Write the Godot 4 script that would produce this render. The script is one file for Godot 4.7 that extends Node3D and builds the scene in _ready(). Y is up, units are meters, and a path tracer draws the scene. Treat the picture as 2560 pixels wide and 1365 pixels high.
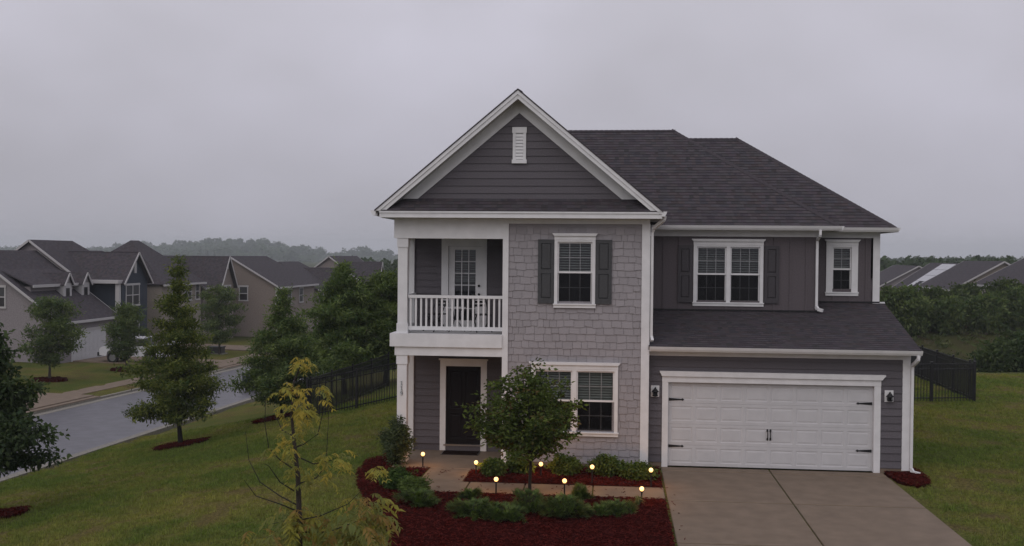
extends Node3D

const CAM := Vector3(0, 5.1, 25)
const FOCAL := 2600.0
var LOOK := Basis.from_euler(Vector3(deg_to_rad(-0.94), deg_to_rad(5.7), deg_to_rad(0.5)))
var cam: Camera3D
var rng := RandomNumberGenerator.new()
var taken := {}
var M := {}
var unit_box: BoxMesh
var lump := FastNoiseLite.new()
var patch := FastNoiseLite.new()

# ------------------------------------------------------------------ mesh helper
class MB:
	var v := PackedVector3Array()
	var uv := PackedVector2Array()
	var col := PackedColorArray()
	var tint := Color.WHITE
	func tri(a: Vector3, b: Vector3, c: Vector3) -> void:
		v.append(a); v.append(b); v.append(c)
		for i in 3:
			uv.append(Vector2.ZERO); col.append(tint)
	func tri_uv(a: Vector3, b: Vector3, c: Vector3, ta: Vector2, tb: Vector2, tc: Vector2) -> void:
		v.append(a); v.append(b); v.append(c)
		uv.append(ta); uv.append(tb); uv.append(tc)
		for i in 3:
			col.append(tint)
	func quad(a: Vector3, b: Vector3, c: Vector3, d: Vector3) -> void:
		tri(a, b, c); tri(a, c, d)
	func box(lo: Vector3, hi: Vector3) -> void:
		var p := []
		for i in 8:
			p.append(Vector3(hi.x if i & 1 else lo.x, hi.y if i & 2 else lo.y, hi.z if i & 4 else lo.z))
		quad(p[0], p[2], p[3], p[1]); quad(p[4], p[5], p[7], p[6])
		quad(p[0], p[4], p[6], p[2]); quad(p[1], p[3], p[7], p[5])
		quad(p[0], p[1], p[5], p[4]); quad(p[2], p[6], p[7], p[3])
	func bar(a: Vector3, b: Vector3, w: float, h: float) -> void:
		# a square bar from a to b; h is its size along the world's up (or z, for upright bars)
		var d := (b - a).normalized()
		var up := Vector3.UP if absf(d.y) < 0.95 else Vector3.BACK
		var s := d.cross(up).normalized() * w * 0.5
		var t := s.cross(d).normalized() * h * 0.5
		var A := [a - s - t, a + s - t, a + s + t, a - s + t]
		var B := [b - s - t, b + s - t, b + s + t, b - s + t]
		for i in 4:
			var j := (i + 1) % 4
			quad(A[i], A[j], B[j], B[i])
		quad(A[0], A[3], A[2], A[1]); quad(B[0], B[1], B[2], B[3])
	func tube(pts: Array, radii: Array, n := 7) -> void:
		var rings := []
		for i in pts.size():
			var d: Vector3 = (pts[mini(i + 1, pts.size() - 1)] - pts[maxi(i - 1, 0)]).normalized()
			var s := d.cross(Vector3.RIGHT if absf(d.x) < 0.7 else Vector3.UP).normalized()
			var t := s.cross(d)
			var ring := []
			for k in n:
				var a := TAU * k / n
				ring.append(pts[i] + (s * cos(a) + t * sin(a)) * radii[i])
			rings.append(ring)
		for i in pts.size() - 1:
			for k in n:
				var j := (k + 1) % n
				quad(rings[i][k], rings[i][j], rings[i + 1][j], rings[i + 1][k])
		var last: Array = rings[-1]
		for k in range(1, n - 1):
			tri(last[0], last[k], last[k + 1])
	func prism(poly: PackedVector2Array, z0: float, z1: float) -> void:
		var ix := Geometry2D.triangulate_polygon(poly)
		for i in range(0, ix.size(), 3):
			var a := poly[ix[i]]; var b := poly[ix[i + 1]]; var c := poly[ix[i + 2]]
			tri(Vector3(a.x, a.y, z1), Vector3(b.x, b.y, z1), Vector3(c.x, c.y, z1))
			tri(Vector3(a.x, a.y, z0), Vector3(c.x, c.y, z0), Vector3(b.x, b.y, z0))
		for i in poly.size():
			var a := poly[i]; var b := poly[(i + 1) % poly.size()]
			quad(Vector3(a.x, a.y, z0), Vector3(b.x, b.y, z0), Vector3(b.x, b.y, z1), Vector3(a.x, a.y, z1))
	func mesh(colored := false) -> ArrayMesh:
		var m := ArrayMesh.new()
		var arr := []
		arr.resize(Mesh.ARRAY_MAX)
		arr[Mesh.ARRAY_VERTEX] = v
		arr[Mesh.ARRAY_TEX_UV] = uv
		if colored:
			arr[Mesh.ARRAY_COLOR] = col
		m.add_surface_from_arrays(Mesh.PRIMITIVE_TRIANGLES, arr)
		return m

# ------------------------------------------------------------------ node helpers
func numbered(n: String) -> String:
	if not taken.has(n):
		taken[n] = 0
		return n
	taken[n] += 1
	return "%s_%03d" % [n, taken[n]]

func tag(o: Node3D, label: String, category: String, group := "") -> Node3D:
	o.set_meta("label", label)
	o.set_meta("category", category)
	if group != "":
		o.set_meta("group", group)
	return o

func thing(called: String, label: String, category: String, at := Vector3.ZERO, turn := 0.0, group := "") -> Node3D:
	var o := Node3D.new()
	o.name = numbered(called)
	add_child(o)
	o.position = at
	o.rotation.y = turn
	return tag(o, label, category, group)

func node(called: String, parent: Node) -> Node3D:
	var o := Node3D.new()
	o.name = called
	parent.add_child(o, true)
	return o

func obj(called: String, mesh: Mesh, mat: Material, parent: Node = null) -> MeshInstance3D:
	var o := MeshInstance3D.new()
	o.mesh = mesh
	o.material_override = mat
	if parent == null:
		o.name = numbered(called)
		add_child(o)
	else:
		o.name = called
		parent.add_child(o, true)
	return o

func bx(called: String, parent: Node, lo: Vector3, hi: Vector3, mat: Material) -> MeshInstance3D:
	var o := obj(called, unit_box, mat, parent)
	o.transform = Transform3D(Basis.from_scale((hi - lo).abs()), (lo + hi) * 0.5)
	return o

func struct(o: Node3D) -> Node3D:
	o.set_meta("kind", "structure")
	return o

func stuff(o: Node3D) -> Node3D:
	o.set_meta("kind", "stuff")
	return o

func many(called: String, mesh: Mesh, mat: Material, parent: Node, xf: Array, cols: PackedColorArray) -> MultiMeshInstance3D:
	var mm := MultiMesh.new()
	mm.transform_format = MultiMesh.TRANSFORM_3D
	mm.use_colors = true
	mm.mesh = mesh
	mm.instance_count = xf.size()
	var b := PackedFloat32Array()
	b.resize(xf.size() * 16)
	var k := 0
	for i in xf.size():
		var t: Transform3D = xf[i]
		var c := cols[i]
		b[k] = t.basis.x.x; b[k + 1] = t.basis.y.x; b[k + 2] = t.basis.z.x; b[k + 3] = t.origin.x
		b[k + 4] = t.basis.x.y; b[k + 5] = t.basis.y.y; b[k + 6] = t.basis.z.y; b[k + 7] = t.origin.y
		b[k + 8] = t.basis.x.z; b[k + 9] = t.basis.y.z; b[k + 10] = t.basis.z.z; b[k + 11] = t.origin.z
		b[k + 12] = c.r; b[k + 13] = c.g; b[k + 14] = c.b; b[k + 15] = 1.0
		k += 16
	mm.buffer = b
	var o := MultiMeshInstance3D.new()
	o.multimesh = mm
	o.material_override = mat
	if parent == null:
		o.name = numbered(called)
		add_child(o)
	else:
		o.name = called
		parent.add_child(o, true)
	return o

# ------------------------------------------------------------------ materials
func lin(r: float, g: float, b: float) -> Color:
	return Color(r, g, b).linear_to_srgb()

func mat(c: Color, rough := 0.8, spec := 0.4) -> StandardMaterial3D:
	var m := StandardMaterial3D.new()
	m.albedo_color = c
	m.roughness = rough
	m.metallic_specular = spec
	return m

func noise_image(n: int, sd: int, freq: float, oct: int, lo: float, hi: float) -> Image:
	var f := FastNoiseLite.new()
	f.seed = sd
	f.frequency = freq
	f.fractal_octaves = oct
	var im := f.get_seamless_image(n, n)
	im.convert(Image.FORMAT_L8)
	var d := im.get_data()
	for i in d.size():
		d[i] = int(255.0 * clampf(lo + (hi - lo) * d[i] / 255.0, 0, 1))
	return Image.create_from_data(n, n, false, Image.FORMAT_L8, d)

func grain(m: StandardMaterial3D, sd: int, scale: float, lo: float, hi: float, freq := 0.03, oct := 5, bump := 0.0) -> StandardMaterial3D:
	# a grey grain that multiplies the colour, laid over the world's three planes
	var t := ImageTexture.create_from_image(noise_image(512, sd, freq, oct, lo, hi))
	m.albedo_texture = t
	m.uv1_triplanar = true
	m.uv1_world_triplanar = true
	m.uv1_scale = Vector3.ONE * scale
	if bump > 0.0:
		m.heightmap_enabled = true
		m.heightmap_texture = t
		m.heightmap_scale = bump
	return m

func leafy(rough := 0.6) -> StandardMaterial3D:
	var m := mat(Color.WHITE, rough, 0.25)
	m.vertex_color_use_as_albedo = true
	m.backlight_enabled = true
	m.backlight = lin(0.6, 0.7, 0.25)
	return m

func shingle_texture() -> ImageTexture:
	# two metres of roof: fourteen courses of laminated tabs, each tab its own tone
	var n := 1024
	var im := Image.create(n, n, false, Image.FORMAT_RGB8)
	im.fill(Color(0.8, 0.8, 0.8))
	var r := RandomNumberGenerator.new()
	r.seed = 11
	for row in 14:
		var y0 := int(row * n / 14.0)
		var y1 := int((row + 1) * n / 14.0)
		var x := 0
		while x < n:
			var w := r.randi_range(34, 120)
			var t := r.randf_range(0.84, 1.0)
			if r.randf() < 0.18:
				t *= 0.9
			var warm := r.randf_range(-0.03, 0.05)
			im.fill_rect(Rect2i(x, y0, w, y1 - y0), Color(clampf(t + warm, 0, 1), t, clampf(t + r.randf_range(-0.02, 0.04), 0, 1)))
			x += w
	var g := noise_image(n, 12, 0.25, 2, 0.55, 1.15).get_data()
	var d := im.get_data()
	for i in n * n:
		for k in 3:
			d[i * 3 + k] = mini(255, d[i * 3 + k] * g[i] / 255)
	return ImageTexture.create_from_image(Image.create_from_data(n, n, false, Image.FORMAT_RGB8, d))

func make_materials() -> void:
	M.trim = grain(mat(lin(0.7, 0.7, 0.71), 0.55), 3, 0.23, 0.94, 1.0, 0.02, 3)
	M.door_white = grain(mat(lin(0.52, 0.52, 0.535), 0.5), 4, 0.21, 0.95, 1.0, 0.02, 3)
	M.soffit = grain(mat(lin(0.5, 0.5, 0.5), 0.7), 5, 0.7, 0.9, 1.0)
	M.shake = []
	for k in [0.95, 1.0, 1.045]:
		M.shake.append(grain(mat(lin(0.33 * k, 0.31 * k, 0.325 * k), 0.8), 6, 1.3, 0.86, 1.0, 0.06))
	M.siding = []
	for k in [0.94, 1.0, 1.06]:
		M.siding.append(grain(mat(lin(0.125 * k, 0.114 * k, 0.128 * k), 0.75), 7, 1.1, 0.8, 1.0, 0.05))
	M.batten = grain(mat(lin(0.12, 0.103, 0.113), 0.75), 8, 1.0, 0.82, 1.0, 0.05)
	M.shutter = grain(mat(lin(0.062, 0.064, 0.068), 0.6), 9, 1.2, 0.85, 1.0)
	M.shutter_dark = grain(mat(lin(0.06, 0.055, 0.062), 0.6), 9, 1.2, 0.85, 1.0)
	M.inside = mat(lin(0.3, 0.29, 0.27), 0.9)
	M.blind = mat(lin(0.36, 0.4, 0.38), 0.6)
	M.screen = mat(Color(0.1, 0.1, 0.11, 0.5), 0.9, 0.0)
	M.screen.transparency = BaseMaterial3D.TRANSPARENCY_ALPHA
	M.front_door = grain(mat(lin(0.008, 0.006, 0.008), 0.55, 0.25), 10, 1.4, 0.8, 1.0)
	M.black = mat(lin(0.012, 0.012, 0.014), 0.4)
	M.metal = mat(lin(0.25, 0.25, 0.26), 0.35)
	M.metal.metallic = 0.9
	var roof_tex := shingle_texture()
	M.roof = mat(lin(0.096, 0.086, 0.094), 0.9, 0.3)
	M.roof.albedo_texture = roof_tex
	M.roof.uv1_scale = Vector3(0.5, 0.5, 0.5)
	M.ridge = mat(lin(0.055, 0.048, 0.054), 0.9, 0.3)
	M.glass = mat(Color(0.09, 0.11, 0.13, 0.42), 0.03, 0.5)
	M.glass.transparency = BaseMaterial3D.TRANSPARENCY_ALPHA
	M.concrete = grain(mat(lin(0.205, 0.158, 0.118), 0.72, 0.25), 14, 0.11, 0.87, 1.0, 0.03, 7)
	M.kerb = grain(mat(lin(0.28, 0.26, 0.22), 0.7), 16, 0.5, 0.7, 1.0, 0.03, 6)
	M.asphalt = grain(mat(lin(0.115, 0.112, 0.13), 0.42, 0.5), 17, 0.12, 0.75, 1.0, 0.02, 6)
	M.ground = mat(Color.WHITE, 0.95, 0.1)
	M.ground.vertex_color_use_as_albedo = true
	grain(M.ground, 18, 0.45, 0.5, 1.0, 0.05, 6)
	M.mulch = grain(mat(lin(0.055, 0.009, 0.007), 0.95, 0.0), 19, 0.9, 0.35, 1.0, 0.08, 4)
	M.chips = mat(Color.WHITE, 0.9, 0.0)
	M.chips.vertex_color_use_as_albedo = true
	M.bark = grain(mat(lin(0.07, 0.055, 0.045), 0.9), 21, 3.0, 0.5, 1.0, 0.05, 4)
	M.bark_dark = grain(mat(lin(0.035, 0.03, 0.027), 0.9), 22, 3.0, 0.5, 1.0, 0.05, 4)
	M.leaf = leafy()
	M.far_wall = []
	for c in [lin(0.27, 0.245, 0.255), lin(0.29, 0.255, 0.22), lin(0.25, 0.21, 0.185), lin(0.25, 0.215, 0.205), lin(0.36, 0.33, 0.28)]:
		M.far_wall.append(grain(mat(c, 0.85), 23, 0.5, 0.85, 1.0))
	M.far_blue = grain(mat(lin(0.04, 0.05, 0.07), 0.75), 24, 0.6, 0.85, 1.0)
	M.far_trim = mat(lin(0.42, 0.41, 0.41), 0.6)
	M.far_dark = mat(lin(0.03, 0.028, 0.03), 0.3)
	M.panel = mat(lin(0.3, 0.3, 0.32), 0.12, 0.6)
	M.paint = mat(lin(0.5, 0.5, 0.52), 0.3)
	M.paint_dark = mat(lin(0.025, 0.03, 0.045), 0.22)
	M.tyre = mat(lin(0.015, 0.015, 0.015), 0.9)

# ------------------------------------------------------------------ camera, sky, light
func setup() -> void:
	cam = Camera3D.new()
	cam.name = "camera"
	cam.fov = rad_to_deg(2.0 * atan(682.5 / FOCAL))
	cam.position = CAM
	cam.basis = LOOK
	cam.far = 4000.0
	cam.near = 0.1
	cam.current = true
	add_child(cam)
	var env := Environment.new()
	env.background_mode = Environment.BG_SKY
	env.tonemap_mode = Environment.TONE_MAPPER_LINEAR
	env.tonemap_exposure = 1.0
	env.sdfgi_enabled = true
	env.ssao_enabled = true
	env.ssil_enabled = true
	env.fog_enabled = true
	env.fog_density = 0.0004
	env.fog_light_color = lin(0.72, 0.77, 0.8)
	var sky := Sky.new()
	var pano := PanoramaSkyMaterial.new()
	pano.panorama = sky_picture()
	sky.sky_material = pano
	env.sky = sky
	var we := WorldEnvironment.new()
	we.name = "environment"
	we.environment = env
	add_child(we)
	var sun := DirectionalLight3D.new()
	sun.name = "sun"
	sun.light_energy = 0.26
	sun.light_angular_distance = 60.0
	sun.light_color = Color(1.0, 0.97, 0.94)
	sun.shadow_enabled = true
	sun.rotation = Vector3(deg_to_rad(-40), deg_to_rad(-14), 0)
	add_child(sun)

func sky_picture() -> ImageTexture:
	# a closed layer of low cloud: pale lavender grey with soft, slightly darker banks
	var w := 1024
	var h := 512
	var a := FastNoiseLite.new()
	a.seed = 5
	a.frequency = 1.6
	a.fractal_octaves = 4
	var b := FastNoiseLite.new()
	b.seed = 9
	b.frequency = 4.5
	b.fractal_octaves = 4
	var d := PackedFloat32Array()
	d.resize(w * h * 3)
	var k := 0
	for y in h:
		var up := (0.5 - (y + 0.5) / h) * PI
		for x in w:
			var az := (x + 0.5) / w * TAU
			var p := Vector3(cos(up) * sin(az), sin(up) * 2.0, cos(up) * cos(az))
			var n := a.get_noise_3dv(p) * 0.9 + b.get_noise_3dv(p) * 0.4
			var e := clampf(up / 0.28, 0, 1)
			var l := lerpf(0.44, 0.575, e * e * (3 - 2 * e)) + 0.16 * clampf((up - 0.25) / 1.2, 0, 1)
			l *= 1.0 + n * 0.19
			d[k] = l * 0.995
			d[k + 1] = l * 0.972
			d[k + 2] = l * (1.1 + 0.03 * n)
			k += 3
	return ImageTexture.create_from_image(Image.create_from_data(w, h, false, Image.FORMAT_RGBF, d.to_byte_array()))

# ------------------------------------------------------------------ terrain
const KERB_NEAR := -18.75
const KERB_FAR := -26.4

func road_y(z: float) -> float:
	return -1.9 + 0.022 * maxf(z, -110.0)

func lot_y(x: float, z: float) -> float:
	var y := 0.02 * maxf(x - 9.0, 0.0) if x < 40 else 0.6
	y *= smoothstep(6.0, -6.0, z)
	y -= 2.4 * smoothstep(-21.0, -40.0, z)
	y += 1.5 * smoothstep(-43.0, -60.0, z)
	y -= 2.2 * smoothstep(-64.0, -95.0, z)
	return y

func height(x: float, z: float) -> float:
	var r := road_y(z)
	if x <= KERB_FAR - 0.3:
		var d := KERB_FAR - x
		return r + 0.13 + 0.02 * minf(d, 14.0) + 0.02 * lump.get_noise_2d(x, z)
	if x <= KERB_NEAR + 0.3:
		return r - 0.15
	var l := lot_y(x, z)
	if x < -6.5:
		var t := clampf((-6.5 - x) / (-6.5 - KERB_NEAR), 0, 1)
		var s := lerpf(t, t * t * (3 - 2 * t), 0.35)
		return lerpf(l, r + 0.06, s) + 0.05 * lump.get_noise_2d(x, z) * minf(1.0, t * 6.0)
	var far := maxf(x - 7.5, 0.0)
	return l + 0.05 * lump.get_noise_2d(x, z) * minf(1.0, far * 0.4 + maxf(0.0, -z - 13.0) * 0.2)

func ray(px: float, py: float) -> Vector3:
	return LOOK * Vector3((px - 1280.0) / FOCAL, -(py - 682.5) / FOCAL, -1.0)

func hit(px: float, py: float) -> Vector3:
	# where the line of sight through a pixel of the photograph meets the ground
	var d := ray(px, py)
	var t := 4.0
	while t < 900.0:
		var p := CAM + d * t
		if p.y < height(p.x, p.z):
			var lo := t - 0.25 - t * 0.004
			var hi := t
			for i in 20:
				var m := (lo + hi) * 0.5
				var q := CAM + d * m
				if q.y < height(q.x, q.z):
					hi = m
				else:
					lo = m
			p = CAM + d * hi
			return Vector3(p.x, height(p.x, p.z), p.z)
		t += 0.25 + t * 0.004
	return CAM + d * 900.0

func on_plane_z(px: float, py: float, z: float) -> Vector3:
	var d := ray(px, py)
	return CAM + d * ((z - CAM.z) / d.z)

func ground_colour(x: float, z: float) -> Color:
	var a := patch.get_noise_2d(x * 1.0, z * 1.0)
	var b := patch.get_noise_2d(x * 4.3 + 90.0, z * 4.3)
	var c := patch.get_noise_2d(x * 0.31 - 40.0, z * 0.31)
	var green := Color(0.118, 0.15, 0.036)
	var dry := Color(0.235, 0.21, 0.062)
	var soil := Color(0.15, 0.105, 0.06)
	var g := green.lerp(dry, clampf(0.42 + a * 1.0 + b * 0.7 + c * 0.5, 0, 1))
	var worn := clampf((b + a * 0.6 - 0.18) * 1.6, 0, 0.55)
	if z > 2.0 and x > 5.0:
		worn = clampf(worn + (b + 0.1) * smoothstep(1.0, 6.0, z) * 0.7, 0, 0.75)
	if z > 4.0 and x < -4.0:
		worn = clampf(worn + (b + 0.05) * smoothstep(5.0, 9.0, z) * 0.5, 0, 0.6)
	g = g.lerp(soil, maxf(worn, 0.0))
	if z < -24.0 and x > -8.0:
		var s := smoothstep(-40.0, -56.0, z) * clampf(0.3 + b * 1.1 + a * 0.8, 0, 1)
		g = Color(0.095, 0.115, 0.036).lerp(Color(0.1, 0.068, 0.046), s)
	if z < -70.0:
		g = g.lerp(Color(0.05, 0.065, 0.025), 0.6)
	return g

func grid_lines(lo: float, hi: float, step: float, far_lo: float, far_hi: float) -> PackedFloat32Array:
	var out := PackedFloat32Array()
	var s := step
	var p := lo
	while p > far_lo:
		s *= 1.16
		p -= s
		out.insert(0, p)
	var n := int((hi - lo) / step)
	for i in n + 1:
		out.append(lo + i * step)
	s = step
	p = lo + n * step
	while p < far_hi:
		s *= 1.16
		p += s
		out.append(p)
	return out

func build_ground() -> void:
	var xs := grid_lines(-40, 26, 0.5, -1800, 1800)
	var zs := grid_lines(-36, 22, 0.5, -2300, 60)
	var nx := xs.size()
	var v := PackedVector3Array()
	var c := PackedColorArray()
	var nn := PackedVector3Array()
	var ix := PackedInt32Array()
	for z in zs:
		for x in xs:
			v.append(Vector3(x, height(x, z), z))
			c.append(ground_colour(x, z))
			nn.append(Vector3(height(x - 0.3, z) - height(x + 0.3, z), 0.6, height(x, z - 0.3) - height(x, z + 0.3)).normalized())
	for j in zs.size() - 1:
		for i in nx - 1:
			var a := j * nx + i
			ix.append_array([a, a + 1, a + nx + 1, a, a + nx + 1, a + nx])
	var arr := []
	arr.resize(Mesh.ARRAY_MAX)
	arr[Mesh.ARRAY_VERTEX] = v
	arr[Mesh.ARRAY_NORMAL] = nn
	arr[Mesh.ARRAY_COLOR] = c
	arr[Mesh.ARRAY_INDEX] = ix
	var m := ArrayMesh.new()
	m.add_surface_from_arrays(Mesh.PRIMITIVE_TRIANGLES, arr)
	struct(obj("ground", m, M.ground))

func strip(x0: float, x1: float, z0: float, z1: float, lift: float, deep: float, of_road := true) -> MB:
	# a sheet with thickness laid along the road's fall
	var b := MB.new()
	var n := maxi(1, int(absf(z1 - z0) / 4.0))
	for i in n:
		var za := lerpf(z0, z1, float(i) / n)
		var zb := lerpf(z0, z1, float(i + 1) / n)
		var h := func(x: float, z: float) -> float: return (road_y(z) if of_road else height(x, z)) + lift
		var p := [Vector3(x0, h.call(x0, za), za), Vector3(x1, h.call(x1, za), za), Vector3(x1, h.call(x1, zb), zb), Vector3(x0, h.call(x0, zb), zb)]
		b.quad(p[0], p[1], p[2], p[3])
		var dn := Vector3(0, -deep, 0)
		b.quad(p[0], p[3], p[3] + dn, p[0] + dn)
		b.quad(p[1], p[2], p[2] + dn, p[1] + dn)
		if i == 0:
			b.quad(p[0], p[1], p[1] + dn, p[0] + dn)
		if i == n - 1:
			b.quad(p[3], p[2], p[2] + dn, p[3] + dn)
	return b

func build_road() -> void:
	struct(obj("road", strip(KERB_FAR + 0.45, KERB_NEAR - 0.45, 24, -150, 0.0, 0.2).mesh(), M.asphalt))
	var kerb := node("kerb", self)
	taken["kerb"] = 0
	struct(kerb)
	for s in [[KERB_NEAR, 1.0], [KERB_FAR, -1.0]]:
		var z := 24.0
		while z > -110.0:
			var za := z
			var zb := z - 2.98
			var a: float = s[0]
			var d: float = s[1]
			obj("kerb_stone", strip(minf(a, a + 0.18 * d), maxf(a, a + 0.18 * d), za, zb, 0.11, 0.35).mesh(), M.kerb, kerb)
			obj("gutter_stone", strip(minf(a, a - 0.45 * d), maxf(a, a - 0.45 * d), za, zb, 0.012, 0.2).mesh(), M.kerb, kerb)
			z -= 3.0
	var walk := node("sidewalk", self)
	struct(walk)
	var zz := 0.0
	while zz > -100.0:
		obj("slab", strip(-28.95, -27.65, zz, zz - 1.485, 0.185, 0.12).mesh(), M.concrete, walk)
		zz -= 1.5
	for q in [[-18.6, -26.2, "wide"], [-43.6, -48.9, "one"], [-58.5, -63.5, "two"], [-90.0, -95.0, "three"]]:
		var dr := node(numbered("neighbour_driveway"), self)
		struct(dr)
		obj("apron", strip(KERB_FAR - 0.34, KERB_FAR - 0.01, q[0], q[1], 0.16, 0.3).mesh(), M.concrete, dr)
		var x := KERB_FAR - 0.345
		while x > -37.0:
			var x2 := maxf(x - 2.7, -37.4)
			obj("slab", strip(x2 + 0.015, x, q[0], q[1], 0.075, 0.2, false).mesh(), M.concrete, dr)
			x -= 2.7

func slab_at(parent: Node3D, x0: float, x1: float, z0: float, z1: float, top: float, m: Material) -> void:
	# a concrete slab with a small round-over
	var b := MB.new()
	var e := 0.012
	b.quad(Vector3(x0 + e, top, z0 + e), Vector3(x1 - e, top, z0 + e), Vector3(x1 - e, top, z1 - e), Vector3(x0 + e, top, z1 - e))
	var o := [Vector3(x0, top - e, z0), Vector3(x1, top - e, z0), Vector3(x1, top - e, z1), Vector3(x0, top - e, z1)]
	var t := [Vector3(x0 + e, top, z0 + e), Vector3(x1 - e, top, z0 + e), Vector3(x1 - e, top, z1 - e), Vector3(x0 + e, top, z1 - e)]
	var dn := Vector3(0, -0.12, 0)
	for i in 4:
		var j := (i + 1) % 4
		b.quad(t[i], o[i], o[j], t[j])
		b.quad(o[i], o[i] + dn, o[j] + dn, o[j])
	obj("slab", b.mesh(), m, parent)

func build_paths() -> void:
	var drive := node("driveway", self)
	struct(drive)
	var zs := [-0.36, 0.12, 3.15, 6.4, 9.6, 12.8, 16.0, 19.2, 22.4]
	for i in zs.size() - 1:
		for s in [[1.12, 3.7], [3.7, 6.36]]:
			slab_at(drive, s[0] + 0.014, s[1] - 0.014, zs[i] + 0.036, zs[i + 1] - 0.036, 0.035, M.concrete)
	var walk := node("walkway", self)
	struct(walk)
	slab_at(walk, -4.36, -3.36, 0.66, 2.0, 0.04, M.concrete)
	var xs := [-4.36, -3.2, -1.95, -0.45, 1.1]
	for i in xs.size() - 1:
		slab_at(walk, xs[i] + 0.014, xs[i + 1] - 0.014, 2.015, 3.05, 0.04, M.concrete)

func inside_any(p: Vector2, rects: Array) -> bool:
	for r in rects:
		if (r as Rect2).has_point(p):
			return true
	return false

func bed_mesh(poly: PackedVector2Array, rects: Array, rise: float, cell: float) -> ArrayMesh:
	var lo := poly[0]
	var hi := poly[0]
	for p in poly:
		lo = lo.min(p)
		hi = hi.max(p)
	var nx := int((hi.x - lo.x) / cell) + 2
	var nz := int((hi.y - lo.y) / cell) + 2
	var on := PackedByteArray()
	on.resize(nx * nz)
	for j in nz:
		for i in nx:
			var p := lo + Vector2(i + 0.5, j + 0.5) * cell
			on[j * nx + i] = 1 if Geometry2D.is_point_in_polygon(p, poly) and not inside_any(p, rects) else 0
	var pt := func(i: int, j: int) -> Vector3:
		var x := lo.x + i * cell + 0.3 * cell * lump.get_noise_2d(i * 37.0, j * 41.0)
		var z := lo.y + j * cell + 0.3 * cell * lump.get_noise_2d(i * 43.0, j * 31.0 + 99.0)
		var full := i > 0 and j > 0 and i < nx and j < nz and on[j * nx + i] and on[j * nx + i - 1] and on[(j - 1) * nx + i] and on[(j - 1) * nx + i - 1]
		return Vector3(x, height(x, z) + (rise * (1.0 + 0.5 * lump.get_noise_2d(x * 9.0, z * 9.0)) if full else -0.01), z)
	var b := MB.new()
	for j in nz:
		for i in nx:
			if on[j * nx + i]:
				b.quad(pt.call(i, j), pt.call(i + 1, j), pt.call(i + 1, j + 1), pt.call(i, j + 1))
	return b.mesh()

func chips_over(parent: Node, poly: PackedVector2Array, rects: Array, rise: float, count: int) -> void:
	var lo := poly[0]
	var hi := poly[0]
	for p in poly:
		lo = lo.min(p)
		hi = hi.max(p)
	var b := MB.new()
	b.box(Vector3(-0.5, -0.5, -0.5), Vector3(0.5, 0.5, 0.5))
	var xf := []
	var cs := PackedColorArray()
	var tries := 0
	while xf.size() < count and tries < count * 4:
		tries += 1
		var p := Vector2(rng.randf_range(lo.x, hi.x), rng.randf_range(lo.y, hi.y))
		if not Geometry2D.is_point_in_polygon(p, poly) or inside_any(p, rects):
			continue
		var bs := Basis.from_euler(Vector3(rng.randf_range(-0.5, 0.5), rng.randf() * TAU, rng.randf_range(-0.4, 0.4))) * Basis.from_scale(Vector3(rng.randf_range(0.03, 0.085), 0.006, rng.randf_range(0.008, 0.02)))
		xf.append(Transform3D(bs, Vector3(p.x, height(p.x, p.y) + rise * rng.randf_range(0.8, 1.25) + 0.004, p.y)))
		var k := rng.randf_range(0.45, 1.5)
		cs.append(Color(0.066 * k, 0.011 * k + 0.001, 0.009 * k + 0.001))
	stuff(many("mulch_chips", b.mesh(), M.chips, parent, xf, cs))

var bed_poly := PackedVector2Array()
var bed_holes := []
var rings := []

func build_beds() -> void:
	for q in [[978, 1136], [918, 1150], [890, 1180], [890, 1215], [915, 1262], [950, 1310], [972, 1362]]:
		var p := hit(q[0], q[1])
		bed_poly.append(Vector2(p.x, p.z))
	bed_poly.append(Vector2(-3.6, 8.6))
	bed_poly.append(Vector2(-2.0, 9.4))
	bed_poly.append(Vector2(1.1, 9.4))
	bed_poly.append(Vector2(1.1, -0.33))
	bed_poly.append(Vector2(0.78, -0.33))
	bed_poly.append(Vector2(0.78, 0.0))
	bed_poly.append(Vector2(-2.5, 0.0))
	bed_poly.append(Vector2(-5.35, -0.6))
	bed_holes = [Rect2(-5.3, -1.7, 2.75, 2.36), Rect2(-4.36, 0.6, 1.0, 1.45), Rect2(-4.36, 2.01, 5.5, 1.05)]
	var bed := node("mulch_bed", self)
	struct(bed)
	stuff(obj("mulch", bed_mesh(bed_poly, bed_holes, 0.05, 0.1), M.mulch, bed))
	chips_over(bed, bed_poly, bed_holes, 0.05, 22000)
	var spill := PackedVector2Array([Vector2(-4.5, 0.5), Vector2(1.35, 1.9), Vector2(1.3, 6.5), Vector2(1.0, 3.3), Vector2(-4.5, 3.2)])
	chips_over(bed, spill, [], 0.042, 160)
	# the small heap at the garage corner and the rings round the street trees
	var side := PackedVector2Array()
	for q in [[2198, 1178], [2262, 1166], [2290, 1178], [2322, 1200], [2328, 1216], [2290, 1222], [2240, 1208]]:
		var p := hit(q[0], q[1])
		side.append(Vector2(p.x, p.z))
	var heap := node("mulch_heap", self)
	struct(heap)
	stuff(obj("mulch", bed_mesh(side, [], 0.07, 0.06), M.mulch, heap))
	chips_over(heap, side, [], 0.07, 1400)

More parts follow.
